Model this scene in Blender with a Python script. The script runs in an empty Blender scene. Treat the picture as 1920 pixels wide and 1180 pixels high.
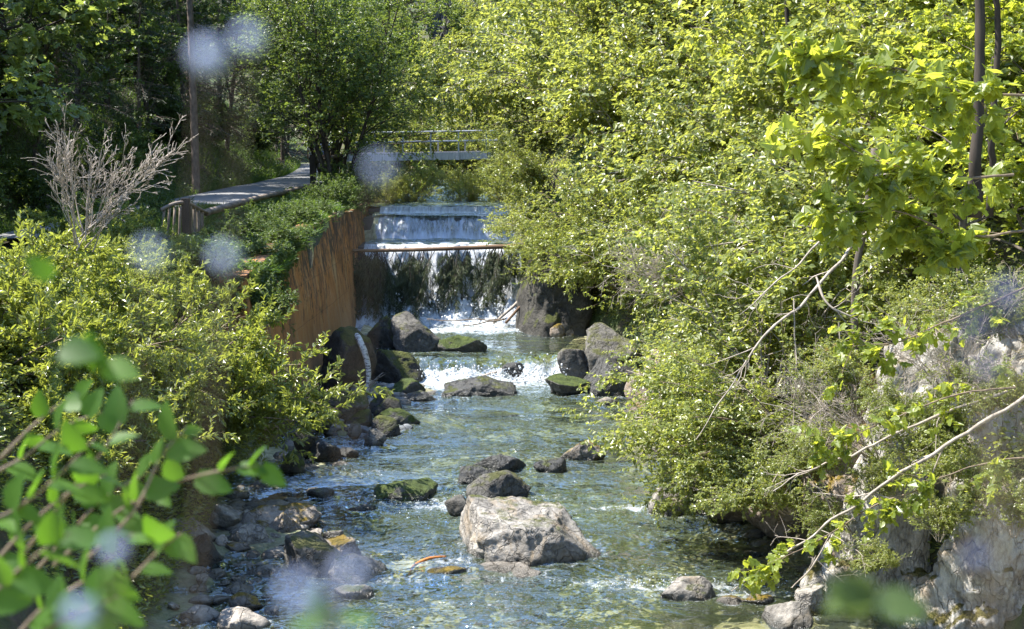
import bpy, bmesh, math, random
import numpy as np
from mathutils import Vector
from math import radians, pi

# ------------------------------------------------------------------ camera, world, sun, exposure
SC = bpy.context.scene
COL = SC.collection
CAM_Z = 6.0
F = 2666.7                       # focal length in photograph pixels (50 mm on 36 mm, 1920 wide)
PITCH = math.atan(340.0 / F)
cam_d = bpy.data.cameras.new('camera')
cam = bpy.data.objects.new('camera', cam_d)
COL.objects.link(cam)
cam.location = (0, 0, CAM_Z)
cam.rotation_euler = (pi / 2 - PITCH, 0, 0)
cam_d.lens = 50
cam_d.sensor_width = 36
cam_d.clip_start = 0.05
cam_d.clip_end = 2000
cam_d.dof.use_dof = True
cam_d.dof.focus_distance = 30
cam_d.dof.aperture_fstop = 6.0
SC.camera = cam

SUN = Vector((-0.55, 0.07, 0.83)).normalized()      # towards the sun
W = bpy.data.worlds.new('World')
SC.world = W
W.use_nodes = True
nt = W.node_tree
nt.nodes.clear()
_o = nt.nodes.new('ShaderNodeOutputWorld')
_b = nt.nodes.new('ShaderNodeBackground')
_s = nt.nodes.new('ShaderNodeTexSky')
_s.sky_type = 'NISHITA'
_s.sun_disc = False
_s.sun_elevation = math.asin(SUN.z)
_s.sun_rotation = math.atan2(SUN.x, SUN.y) % (2 * pi)
_s.air_density = 1.0
_s.dust_density = 0.2
_s.ozone_density = 4.0
_b.inputs['Strength'].default_value = 0.15
nt.links.new(_s.outputs[0], _b.inputs[0])
nt.links.new(_b.outputs[0], _o.inputs[0])
_l = bpy.data.lights.new('sun', 'SUN')
_l.energy = 4.3
_l.angle = radians(0.5)
_l.color = (1.0, 0.95, 0.86)
sun = bpy.data.objects.new('sun', _l)
COL.objects.link(sun)
sun.rotation_euler = SUN.to_track_quat('Z', 'Y').to_euler()
sun.location = SUN * 100

SC.view_settings.view_transform = 'Standard'
SC.view_settings.look = 'None'
SC.view_settings.gamma = 1
SC.view_settings.exposure = 2.05
SC.render.engine = 'CYCLES'
SC.cycles.max_bounces = 10
SC.cycles.diffuse_bounces = 6
SC.cycles.glossy_bounces = 3
SC.cycles.transmission_bounces = 6
SC.cycles.transparent_max_bounces = 8
SC.cycles.caustics_reflective = False
SC.cycles.caustics_refractive = False
SC.cycles.sample_clamp_indirect = 4.0

# ------------------------------------------------------------------ pixel -> place
def ray(px, py):
    xc = (px - 960) / F
    yc = -(py - 590) / F
    c, s = math.cos(PITCH), math.sin(PITCH)
    return np.array([xc, c + yc * s, -s + yc * c])

def at_z(px, py, z):
    d = ray(px, py)
    return np.array([0, 0, CAM_Z]) + d * ((z - CAM_Z) / d[2])

def at_y(px, py, y):
    d = ray(px, py)
    return np.array([0, 0, CAM_Z]) + d * (y / d[1])

# ------------------------------------------------------------------ noise
def _hash(ix, iy, iz, seed):
    h = (ix * 374761393 + iy * 668265263 + iz * 1440662683 + seed * 974711) & 0x7fffffff
    h = ((h ^ (h >> 13)) * 1274126177) & 0x7fffffff
    h = h ^ (h >> 16)
    return (h & 0xffff) / 65535.0

def vnoise(p, seed=0):
    p = np.asarray(p, float)
    i = np.floor(p).astype(np.int64)
    f = p - i
    f = f * f * (3 - 2 * f)
    x, y, z = i[:, 0], i[:, 1], i[:, 2]
    r = 0
    for a in (0, 1):
        wa = f[:, 0] if a else 1 - f[:, 0]
        for b in (0, 1):
            wb = f[:, 1] if b else 1 - f[:, 1]
            for c in (0, 1):
                wc = f[:, 2] if c else 1 - f[:, 2]
                r = r + wa * wb * wc * _hash(x + a, y + b, z + c, seed)
    return r * 2 - 1

def fbm(p, octaves=4, seed=0, gain=0.5):
    p = np.asarray(p, float)
    a, t = 1.0, 0
    for o in range(octaves):
        t = t + a * vnoise(p * (2.03 ** o) + o * 17.3, seed + o)
        a *= gain
    return t

def sstep(x):
    x = np.clip(x, 0, 1)
    return x * x * (3 - 2 * x)

def unit(v):
    return v / np.maximum(np.linalg.norm(v, axis=-1, keepdims=True), 1e-9)

# ------------------------------------------------------------------ mesh helpers
def np_mesh(name, V, faces, mat, smooth=True, attrs=None, mats=None, mat_idx=None):
    """V (n,3); faces: list of (m,k) int arrays; attrs {name: (domain, values)}"""
    me = bpy.data.meshes.new(name)
    V = np.asarray(V, np.float32)
    me.vertices.add(len(V))
    me.vertices.foreach_set('co', V.ravel())
    starts, loops, tot = [], [], 0
    for f in faces:
        f = np.asarray(f, np.int32)
        if len(f) == 0:
            continue
        starts.append(tot + np.arange(len(f), dtype=np.int32) * f.shape[1])
        loops.append(f.ravel())
        tot += f.size
    starts = np.concatenate(starts)
    loops = np.concatenate(loops)
    me.loops.add(len(loops))
    me.loops.foreach_set('vertex_index', loops)
    me.polygons.add(len(starts))
    me.polygons.foreach_set('loop_start', starts)
    me.polygons.foreach_set('use_smooth', np.full(len(starts), smooth, bool))
    if mat_idx is not None:
        me.polygons.foreach_set('material_index', np.asarray(mat_idx, np.int32))
    me.update(calc_edges=True)
    for k, (dom, val) in (attrs or {}).items():
        a = me.attributes.new(k, 'FLOAT', dom)
        a.data.foreach_set('value', np.asarray(val, np.float32))
    for m in (mats or [mat]):
        me.materials.append(m)
    return me

def link(name, me, parent=None, loc=None):
    o = bpy.data.objects.new(name, me)
    COL.objects.link(o)
    if parent is not None:
        o.parent = parent
    if loc is not None:
        o.location = loc
    return o

def tag(o, label=None, cat=None, group=None, kind=None):
    if label:
        o['label'] = label
    if cat:
        o['category'] = cat
    if group:
        o['group'] = group
    if kind:
        o['kind'] = kind
    return o

def empty(name, loc, label, cat, group=None, rz=0, s=1.0):
    o = bpy.data.objects.new(name, None)
    COL.objects.link(o)
    o.empty_display_size = 0.2
    o.location = loc
    o.rotation_euler = (0, 0, rz)
    o.scale = (s, s, s)
    return tag(o, label, cat, group)

def copy_thing(root, loc, rot=(0, 0, 0), s=(1, 1, 1), label=None, group=None):
    r = root.copy()
    COL.objects.link(r)
    r.location = loc
    r.rotation_euler = rot
    r.scale = s
    if label:
        r['label'] = label
    if group:
        r['group'] = group
    for ch in list(root.children):
        c = ch.copy()
        COL.objects.link(c)
        c.parent = r
    return r

def tubes_np(items):
    """items: list of (pts (B,n,3), rad (B,n), sides) -> V, quads"""
    VV, FF, off = [], [], 0
    for pts, rad, s in items:
        B, n, _ = pts.shape
        t = np.empty_like(pts)
        t[:, 1:-1] = pts[:, 2:] - pts[:, :-2]
        t[:, 0] = pts[:, 1] - pts[:, 0]
        t[:, -1] = pts[:, -1] - pts[:, -2]
        t = unit(t)
        ref = np.where(np.abs(t[:, :1, 2:3]) > 0.9, np.array([1.0, 0, 0]), np.array([0, 0, 1.0]))
        u = unit(np.cross(t, np.broadcast_to(ref, t.shape)))
        v = np.cross(t, u)
        a = np.arange(s) * 2 * pi / s
        ring = pts[:, :, None] + rad[:, :, None, None] * (u[:, :, None] * np.cos(a)[:, None] + v[:, :, None] * np.sin(a)[:, None])
        VV.append(ring.reshape(-1, 3))
        b = np.arange(B)[:, None, None] * n * s
        i = np.arange(n - 1)[None, :, None] * s
        j = np.arange(s)[None, None, :]
        j2 = (j + 1) % s
        q = np.stack([b + i + j, b + i + j2, b + i + s + j2, b + i + s + j], -1).reshape(-1, 4) + off
        FF.append(q)
        off += B * n * s
    return np.concatenate(VV), np.concatenate(FF)

LEAF = {
    'rhomb': (np.array([[0, 0, 0], [.45, .5, .10], [1, 0, -.12], [.45, -.5, .10]]), np.array([[0, 1, 2], [0, 2, 3]])),
    'oval': (np.array([[0, 0, 0], [.28, .42, .08], [.68, .36, .03], [1, 0, -.15], [.68, -.36, .03], [.28, -.42, .08]]),
             np.array([[0, 3, 2, 1], [0, 5, 4, 3]])),
    'lobed': (np.array([[0, 0, 0], [-.10, .34, .02], [.16, .30, .05], [.34, .58, .0], [.46, .27, .04], [.74, .30, -.05], [1, 0, -.16],
                        [.74, -.30, -.05], [.46, -.27, .04], [.34, -.58, .0], [.16, -.30, .05], [-.10, -.34, .02]]),
              np.array([[0, 6, 5, 4, 3, 2, 1], [0, 11, 10, 9, 8, 7, 6]])),
    'needle': (np.array([[0, 0, 0], [.5, .5, 0], [1, 0, -.1], [.5, -.5, 0]]), np.array([[0, 3, 2, 1]])),
}

def leaves_np(P, D, N, L, Wd, kind, rng, off=0):
    T, Fc = LEAF[kind]
    D = unit(D)
    S = unit(np.cross(N, D))
    N = np.cross(D, S)
    V = (P[:, None] + (L[:, None] * T[:, 0])[..., None] * D[:, None] + (Wd[:, None] * T[:, 1])[..., None] * S[:, None]
         + (L[:, None] * T[:, 2])[..., None] * N[:, None]).reshape(-1, 3)
    n = len(T)
    Fa = (np.arange(len(P))[:, None, None] * n + Fc).reshape(-1, Fc.shape[1]) + off
    r = np.repeat(rng.random(len(P)), len(Fc))
    return V, Fa, r

def grow(rng, P, D, L, R, levels, leaf):
    """vectorised recursive branching. returns tubes, leaf arrays"""
    tubes = []
    P, D = np.atleast_2d(np.asarray(P, float)), unit(np.atleast_2d(np.asarray(D, float)))
    L, R = np.atleast_1d(np.asarray(L, float)), np.atleast_1d(np.asarray(R, float))
    out = None
    for li, lv in enumerate(levels):
        B, n = len(P), lv['n']
        pts = np.zeros((B, n, 3))
        tan = np.zeros((B, n, 3))
        pts[:, 0] = P
        d = D.copy()
        tan[:, 0] = d
        g = np.array(lv.get('g', (0, 0, 0)), float)
        for i in range(1, n):
            d = unit(d + rng.normal(0, lv.get('w', .1), (B, 3)) + g)
            pts[:, i] = pts[:, i - 1] + d * (L / (n - 1))[:, None]
            tan[:, i] = d
        rad = np.maximum(R[:, None] * np.linspace(1, lv.get('taper', .3), n), lv.get('rmin', .0015))
        tubes.append((pts, rad, lv.get('s', 3)))
        k = leaf['k'] if li == len(levels) - 1 else lv['k']
        t0 = lv.get('t0', .15)
        t = t0 + (1 - t0) * (np.arange(k)[None] + rng.random((B, k))) / k
        fi = t * (n - 1)
        i0 = np.minimum(fi.astype(int), n - 2)
        fr = (fi - i0)[..., None]
        bi = np.arange(B)[:, None]
        pos = pts[bi, i0] * (1 - fr) + pts[bi, i0 + 1] * fr
        tg = tan[bi, i0 + 1]
        rv = rng.normal(0, 1, (B, k, 3))
        mode = lv.get('perp', 'any')
        if mode == 'flat':
            rv[..., 2] *= .15
        perp = unit(rv - (rv * tg).sum(-1, keepdims=True) * tg)
        if mode == 'side':
            sd = np.cross(tg, np.broadcast_to(np.array([0, 0, 1.0]), tg.shape))
            sg = np.where(np.arange(k)[None, :, None] % 2 == 0, 1.0, -1.0)
            perp = unit(sd * sg + rng.normal(0, .18, (B, k, 3)))
        if li == len(levels) - 1:
            dr = unit(tg * leaf.get('fwd', .6) + perp + np.array([0, 0, leaf.get('droop', -.15)]))
            N = rng.normal(0, leaf.get('tilt', .45), (B, k, 3)) + np.array(leaf.get('up', (0, 0, 1)), float)
            sz = leaf['size'] * (0.6 + .8 * rng.random((B, k)))
            out = (pos.reshape(-1, 3), dr.reshape(-1, 3), N.reshape(-1, 3), sz.ravel(), (sz * leaf.get('asp', .7)).ravel())
        else:
            a = lv.get('a', .9) + rng.normal(0, lv.get('aj', .18), (B, k, 1))
            dr = unit(np.cos(a) * tg + np.sin(a) * perp + np.array(lv.get('bias', (0, 0, 0)), float))
            Lc = L[:, None] * lv.get('ratio', .45) * (1 - lv.get('sh', .4) * t) * (.65 + .7 * rng.random((B, k)))
            Rc = R[:, None] * (1 - .75 * t) * lv.get('rr', .55)
            P, D, L, R = pos.reshape(-1, 3), dr.reshape(-1, 3), Lc.ravel(), Rc.ravel()
    return tubes, out

# ------------------------------------------------------------------ materials
def new_mat(name):
    m = bpy.data.materials.new(name)
    m.use_nodes = True
    t = m.node_tree
    t.nodes.clear()
    out = t.nodes.new('ShaderNodeOutputMaterial')
    return m, t, out

def N_(t, kind, **kw):
    n = t.nodes.new(kind)
    for k, v in kw.items():
        if hasattr(n, k) and not isinstance(v, tuple):
            try:
                setattr(n, k, v)
                continue
            except Exception:
                pass
        n.inputs[k].default_value = v
    return n

def noise(t, scale, detail=4, rough=.55, vec=None, dist=0.0):
    n = t.nodes.new('ShaderNodeTexNoise')
    n.inputs['Scale'].default_value = scale
    n.inputs['Detail'].default_value = detail
    n.inputs['Roughness'].default_value = rough
    n.inputs['Distortion'].default_value = dist
    if vec is not None:
        t.links.new(vec, n.inputs['Vector'])
    return n.outputs['Fac']

def ramp(t, fac, stops):
    n = t.nodes.new('ShaderNodeValToRGB')
    e = n.color_ramp.elements
    e[0].position, e[0].color = stops[0][0], (*stops[0][1], 1)
    e[1].position, e[1].color = stops[-1][0], (*stops[-1][1], 1)
    for p, c in stops[1:-1]:
        q = e.new(p)
        q.color = (*c, 1)
    t.links.new(fac, n.inputs[0])
    return n.outputs[0]

def mixc(t, fac, a, b, mode='MIX'):
    n = t.nodes.new('ShaderNodeMix')
    n.data_type = 'RGBA'
    n.blend_type = mode
    for i, v in ((0, fac), (6, a), (7, b)):
        if hasattr(v, 'links'):
            t.links.new(v, n.inputs[i])
        elif i == 0:
            n.inputs[i].default_value = v
        else:
            n.inputs[i].default_value = (*v, 1)
    return n.outputs[2]

def math_(t, op, a, b=0.0, c=None, clamp=False):
    n = t.nodes.new('ShaderNodeMath')
    n.operation = op
    n.use_clamp = clamp
    for i, v in enumerate((a, b) if c is None else (a, b, c)):
        if hasattr(v, 'links'):
            t.links.new(v, n.inputs[i])
        else:
            n.inputs[i].default_value = v
    return n.outputs[0]

def maprange(t, v, a, b, c=0.0, d=1.0):
    n = t.nodes.new('ShaderNodeMapRange')
    n.inputs[1].default_value, n.inputs[2].default_value = a, b
    n.inputs[3].default_value, n.inputs[4].default_value = c, d
    t.links.new(v, n.inputs[0])
    return n.outputs[0]

def attr(t, name):
    n = t.nodes.new('ShaderNodeAttribute')
    n.attribute_name = name
    return n.outputs['Fac']

def mapping(t, vec, scale=(1, 1, 1), rot=(0, 0, 0)):
    n = t.nodes.new('ShaderNodeMapping')
    n.inputs['Scale'].default_value = scale
    n.inputs['Rotation'].default_value = rot
    t.links.new(vec, n.inputs['Vector'])
    return n.outputs[0]

def position(t):
    return t.nodes.new('ShaderNodeNewGeometry').outputs['Position']

def texco(t, w='Object'):
    return t.nodes.new('ShaderNodeTexCoord').outputs[w]

def bump(t, h, strength=.5, dist=.05, normal=None):
    n = t.nodes.new('ShaderNodeBump')
    n.inputs['Strength'].default_value = strength
    n.inputs['Distance'].default_value = dist
    t.links.new(h, n.inputs['Height'])
    if normal is not None:
        t.links.new(normal, n.inputs['Normal'])
    return n.outputs[0]

def leaf_mat(name, c1, c2, tr, fac=.42, rough=.42, spec=.45, yellow=None):
    """per-leaf colour between c1 and c2, translucent colour tr"""
    m, t, out = new_mat(name)
    r = attr(t, 'rnd')
    oi = t.nodes.new('ShaderNodeObjectInfo').outputs['Random']
    f = math_(t, 'ADD', math_(t, 'MULTIPLY', r, .7), math_(t, 'MULTIPLY', oi, .3))
    stops = [(0.0, c1), (1.0, c2)]
    if yellow:
        stops = [(0.0, c1), (.93, c2), (1.0, yellow)]
    col = ramp(t, f, stops)
    trc = mixc(t, f, tuple(.8 * x for x in tr), tuple(1.15 * x for x in tr))
    p = t.nodes.new('ShaderNodeBsdfPrincipled')
    p.inputs['Roughness'].default_value = rough
    p.inputs['Specular IOR Level'].default_value = spec
    t.links.new(col, p.inputs['Base Color'])
    tl = t.nodes.new('ShaderNodeBsdfTranslucent')
    t.links.new(trc, tl.inputs['Color'])
    mx = t.nodes.new('ShaderNodeMixShader')
    mx.inputs[0].default_value = fac
    t.links.new(p.outputs[0], mx.inputs[1])
    t.links.new(tl.outputs[0], mx.inputs[2])
    t.links.new(mx.outputs[0], out.inputs[0])
    return m

def simple_mat(name, c1, c2, scale=8, rough=.8, bstr=.4, bd=.02, stretch=(1, 1, 1), spec=.3, metal=0.0):
    m, t, out = new_mat(name)
    v = mapping(t, texco(t), stretch)
    f = noise(t, scale, 6, .6, v)
    col = ramp(t, f, [(.3, c1), (.7, c2)])
    p = t.nodes.new('ShaderNodeBsdfPrincipled')
    p.inputs['Roughness'].default_value = rough
    p.inputs['Specular IOR Level'].default_value = spec
    p.inputs['Metallic'].default_value = metal
    t.links.new(col, p.inputs['Base Color'])
    t.links.new(bump(t, f, bstr, bd), p.inputs['Normal'])
    t.links.new(p.outputs[0], out.inputs[0])
    return m

def rock_mat(name, dark, light, moss=0.0, mosscol=((.030, .045, .008), (.10, .10, .02)), rough=.85, warm=None, streak=(1, 1, 1), wetline=True):
    m, t, out = new_mat(name)
    pos = position(t)
    v = mapping(t, pos, streak)
    big = noise(t, 1.6, 5, .6, v, .4)
    fine = noise(t, 14, 8, .7, v, .3)
    f = math_(t, 'ADD', math_(t, 'MULTIPLY', big, .55), math_(t, 'MULTIPLY', fine, .45))
    mid = tuple((a + b) * .45 for a, b in zip(dark, light))
    col = ramp(t, f, [(.33, dark), (.48, mid), (.62, light)])
    if warm:
        w = maprange(t, noise(t, 2.3, 4, .6, pos, .8), .52, .68)
        col = mixc(t, math_(t, 'MULTIPLY', w, .7), col, warm)
    # thin dark cracks
    vo = t.nodes.new('ShaderNodeTexVoronoi')
    vo.feature = 'DISTANCE_TO_EDGE'
    vo.inputs['Scale'].default_value = 2.3
    nv = t.nodes.new('ShaderNodeVectorMath')
    nv.operation = 'ADD'
    nz = t.nodes.new('ShaderNodeTexNoise')
    nz.inputs['Scale'].default_value = 3.0
    nz.inputs['Detail'].default_value = 5
    t.links.new(v, nz.inputs['Vector'])
    t.links.new(v, nv.inputs[0])
    t.links.new(nz.outputs['Color'], nv.inputs[1])
    t.links.new(nv.outputs[0], vo.inputs['Vector'])
    crack = maprange(t, vo.outputs['Distance'], 0.0, .045)
    col = mixc(t, math_(t, 'MULTIPLY', math_(t, 'SUBTRACT', 1.0, crack), .25), col, tuple(.35 * x for x in dark))
    rgh = None
    if wetline:
        z = t.nodes.new('ShaderNodeSeparateXYZ')
        t.links.new(pos, z.inputs[0])
        wet = maprange(t, math_(t, 'ADD', z.outputs[2], math_(t, 'MULTIPLY', noise(t, 4, 3, .5, pos), -.12)), .10, -.02)
        col = mixc(t, math_(t, 'MULTIPLY', wet, .72), col, (.012, .013, .010))
        rgh = maprange(t, wet, 0, 1, rough, .22)
    bh = math_(t, 'ADD', math_(t, 'MULTIPLY', big, .6), math_(t, 'MULTIPLY', fine, .5))
    bh = math_(t, 'ADD', bh, math_(t, 'MULTIPLY', crack, .25))
    if moss > 0:
        g = t.nodes.new('ShaderNodeNewGeometry')
        s = t.nodes.new('ShaderNodeSeparateXYZ')
        t.links.new(g.outputs['Normal'], s.inputs[0])
        mm = math_(t, 'ADD', math_(t, 'MULTIPLY', s.outputs[2], .45), noise(t, 2.6, 5, .65, pos))
        mk = maprange(t, mm, 1.05 - .55 * moss, 1.17 - .55 * moss)
        mc = ramp(t, noise(t, 6.0, 6, .7, pos), [(.3, mosscol[0]), (.68, mosscol[1])])
        col = mixc(t, mk, col, mc)
        bh = math_(t, 'ADD', bh, math_(t, 'MULTIPLY', math_(t, 'MULTIPLY', mk, noise(t, 45, 4, .7, pos)), .5))
    p = t.nodes.new('ShaderNodeBsdfPrincipled')
    p.inputs['Roughness'].default_value = rough
    p.inputs['Specular IOR Level'].default_value = .35
    if rgh is not None:
        t.links.new(rgh, p.inputs['Roughness'])
    t.links.new(col, p.inputs['Base Color'])
    t.links.new(bump(t, bh, 1.0, .10), p.inputs['Normal'])
    t.links.new(p.outputs[0], out.inputs[0])
    return m

OCHRE = ((.07, .06, .010), (.26, .17, .02))
M = {}
M['rock_pale'] = rock_mat('pale_rock', (.065, .058, .050), (.33, .305, .27), .22, warm=(.24, .18, .11))
M['rock_cliff'] = rock_mat('cliff_rock', (.10, .09, .078), (.60, .57, .52), .55, streak=(1.5, 1.5, .7), mosscol=((.03, .035, .008), (.16, .13, .03)), warm=(.22, .15, .08))
M['rock_gold'] = rock_mat('moss_edged_rock', (.07, .06, .05), (.30, .26, .22), .42, mosscol=OCHRE)
M['rock_mossy'] = rock_mat('mossy_rock', (.03, .03, .027), (.15, .14, .12), .78, mosscol=((.018, .035, .006), (.075, .10, .016)))
M['rock_wet'] = rock_mat('wet_dark_rock', (.010, .010, .010), (.065, .064, .060), .18, rough=.42)
M['rock_dark'] = rock_mat('dark_moss_rock', (.014, .013, .012), (.075, .07, .06), .70, mosscol=((.018, .032, .006), (.09, .095, .016)))
M['rock_grey'] = rock_mat('grey_rock', (.030, .028, .025), (.145, .135, .118), .40, mosscol=((.03, .035, .01), (.11, .11, .03)))
M['rock_slate'] = rock_mat('slate_cobble', (.09, .10, .11), (.28, .29, .30), .0)
M['rock_cobble'] = rock_mat('pale_cobble', (.18, .155, .13), (.46, .41, .35), .0)
M['rock_ochre'] = rock_mat('ochre_moss_rock', (.09, .075, .06), (.34, .28, .23), .72, mosscol=OCHRE, warm=(.32, .22, .12))

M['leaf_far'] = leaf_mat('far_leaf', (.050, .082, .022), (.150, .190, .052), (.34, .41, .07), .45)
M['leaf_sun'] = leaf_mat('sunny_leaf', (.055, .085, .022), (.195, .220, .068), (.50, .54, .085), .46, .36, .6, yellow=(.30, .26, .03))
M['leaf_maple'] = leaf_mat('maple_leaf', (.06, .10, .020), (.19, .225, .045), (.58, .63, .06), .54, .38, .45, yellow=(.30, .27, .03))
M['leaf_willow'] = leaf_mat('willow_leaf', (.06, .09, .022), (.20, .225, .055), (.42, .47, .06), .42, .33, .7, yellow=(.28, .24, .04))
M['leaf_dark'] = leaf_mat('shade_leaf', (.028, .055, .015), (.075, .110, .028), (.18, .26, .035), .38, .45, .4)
M['leaf_mid'] = leaf_mat('mid_green_leaf', (.036, .068, .016), (.10, .135, .03), (.24, .32, .04), .42, .42, .45)  # darker green puts the shade on the thin stemmed trees into the leaf colour
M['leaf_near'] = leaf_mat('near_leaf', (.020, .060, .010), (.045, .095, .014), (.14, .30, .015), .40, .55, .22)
M['needle'] = leaf_mat('spruce_needle', (.012, .026, .010), (.032, .055, .018), (.05, .09, .02), .22, .5, .35)
M['needle_log'] = leaf_mat('dead_spruce_needle', (.034, .050, .024), (.090, .105, .048), (.12, .15, .05), .28, .5, .35)
M['grass'] = leaf_mat('grass_blade', (.03, .065, .012), (.085, .13, .025), (.16, .28, .03), .4)
M['bark'] = simple_mat('grey_bark', (.035, .028, .022), (.13, .11, .09), 9, .9, .6, .02, (1, 1, .25))
M['bark_dark'] = simple_mat('dark_bark', (.018, .014, .011), (.06, .048, .038), 9, .9, .6, .02, (1, 1, .25))
M['bark_spruce'] = simple_mat('spruce_bark', (.06, .046, .038), (.17, .135, .11), 7, .9, .7, .02, (1, 1, .5))
M['twig_pale'] = simple_mat('pale_dead_wood', (.15, .125, .10), (.40, .345, .29), 14, .8, .5, .01, (1, 1, .3))
M['twig'] = simple_mat('brown_twig', (.07, .05, .035), (.22, .17, .12), 14, .8, .4, .01)
M['log'] = simple_mat('log_bark', (.07, .04, .024), (.19, .12, .07), 8, .85, .6, .02, (.2, 1, 1))
M['root'] = simple_mat('orange_root', (.28, .085, .02), (.50, .19, .05), 20, .6, .4, .01)
M['timber'] = simple_mat('weathered_timber', (.07, .055, .045), (.24, .19, .15), 9, .85, .5, .01, (1, .3, 1))
M['timber_dark'] = simple_mat('dark_timber', (.018, .014, .012), (.06, .048, .04), 9, .85, .5, .01, (1, 1, .25))
M['steel'] = simple_mat('galvanised_steel', (.22, .24, .27), (.36, .38, .41), 6, .5, .1, .01, metal=.3)
M['girder'] = simple_mat('grey_girder', (.26, .27, .30), (.42, .43, .46), 5, .7, .2, .01, (4, 1, .5))
M['asphalt'] = simple_mat('pale_asphalt', (.12, .12, .125), (.21, .21, .21), 18, .9, .3, .01)

def birch_mat():
    m, t, out = new_mat('birch_bark')
    v = texco(t)
    a = noise(t, 9, 5, .7, mapping(t, v, (1, 1, 2.5)))
    col = ramp(t, a, [(.40, (.03, .025, .022)), (.48, (.40, .38, .35)), (.7, (.62, .60, .56))])
    p = t.nodes.new('ShaderNodeBsdfPrincipled')
    p.inputs['Roughness'].default_value = .7
    t.links.new(col, p.inputs['Base Color'])
    t.links.new(bump(t, a, .3, .01), p.inputs['Normal'])
    t.links.new(p.outputs[0], out.inputs[0])
    return m
M['birch'] = birch_mat()

def wall_mat():
    m, t, out = new_mat('rust_stained_concrete')
    pos = position(t)
    st = noise(t, 1.0, 9, .68, mapping(t, pos, (1.7, 1.7, .55)), .6)
    big = noise(t, .55, 4, .6, pos)
    spot = noise(t, 4.5, 8, .78, mapping(t, pos, (1.2, 1.2, .7)), .6)
    sp = t.nodes.new('ShaderNodeSeparateXYZ')
    t.links.new(pos, sp.inputs[0])
    base = ramp(t, st, [(.32, (.19, .085, .028)), (.5, (.42, .175, .045)), (.68, (.42, .27, .13))])
    # the lower courses are tan and green
    low = maprange(t, math_(t, 'ADD', sp.outputs[2], math_(t, 'MULTIPLY', big, 1.2)), 2.9, 1.0)
    col = mixc(t, math_(t, 'MULTIPLY', low, .75), base, (.23, .155, .085))
    foot = maprange(t, math_(t, 'ADD', sp.outputs[2], math_(t, 'MULTIPLY', spot, .9)), 1.15, .35)
    col = mixc(t, math_(t, 'MULTIPLY', foot, .8), col, (.055, .060, .018))
    # black lichen runs from the crown
    top = maprange(t, sp.outputs[2], 1.2, 4.0)
    blk = maprange(t, math_(t, 'ADD', math_(t, 'ADD', math_(t, 'MULTIPLY', spot, .6), math_(t, 'MULTIPLY', noise(t, 1.0, 5, .6, mapping(t, pos, (2.3, 2.3, .8)), .8), .4)), math_(t, 'MULTIPLY', top, .13)), .545, .625)
    col = mixc(t, math_(t, 'MULTIPLY', blk, .88), col, (.022, .016, .012))
    # board joints
    wv = math_(t, 'FRACT', math_(t, 'MULTIPLY', sp.outputs[2], 1.15), 0)
    jt = maprange(t, math_(t, 'ABSOLUTE', math_(t, 'SUBTRACT', wv, .5), 0), .5, .485)
    col = mixc(t, math_(t, 'MULTIPLY', math_(t, 'SUBTRACT', 1.0, jt), .5), col, (.05, .03, .02))
    p = t.nodes.new('ShaderNodeBsdfPrincipled')
    p.inputs['Roughness'].default_value = .9
    t.links.new(col, p.inputs['Base Color'])
    t.links.new(bump(t, math_(t, 'ADD', st, math_(t, 'MULTIPLY', spot, .5)), .5, .03), p.inputs['Normal'])
    t.links.new(p.outputs[0], out.inputs[0])
    return m
M['wall'] = wall_mat()
M['concrete'] = simple_mat('wet_concrete', (.025, .026, .026), (.075, .075, .072), 3, .6, .4, .03)

def terrain_mat():
    m, t, out = new_mat('bank_soil_and_moss')
    pos = position(t)
    f = noise(t, 1.3, 8, .65, pos)
    g = noise(t, 9, 6, .7, pos)
    soil = ramp(t, g, [(.3, (.028, .022, .014)), (.7, (.10, .082, .055))])
    green = ramp(t, g, [(.3, (.020, .038, .008)), (.7, (.062, .092, .018))])
    col = mixc(t, maprange(t, f, .42, .56), soil, green)
    bed = ramp(t, noise(t, 5, 6, .7, pos), [(.3, (.14, .135, .075)), (.5, (.36, .34, .20)), (.7, (.60, .55, .40))])
    col = mixc(t, attr(t, 'bed'), col, bed)
    p = t.nodes.new('ShaderNodeBsdfPrincipled')
    p.inputs['Roughness'].default_value = .95
    t.links.new(col, p.inputs['Base Color'])
    t.links.new(bump(t, g, .8, .08), p.inputs['Normal'])
    t.links.new(p.outputs[0], out.inputs[0])
    return m
M['terrain'] = terrain_mat()

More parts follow.
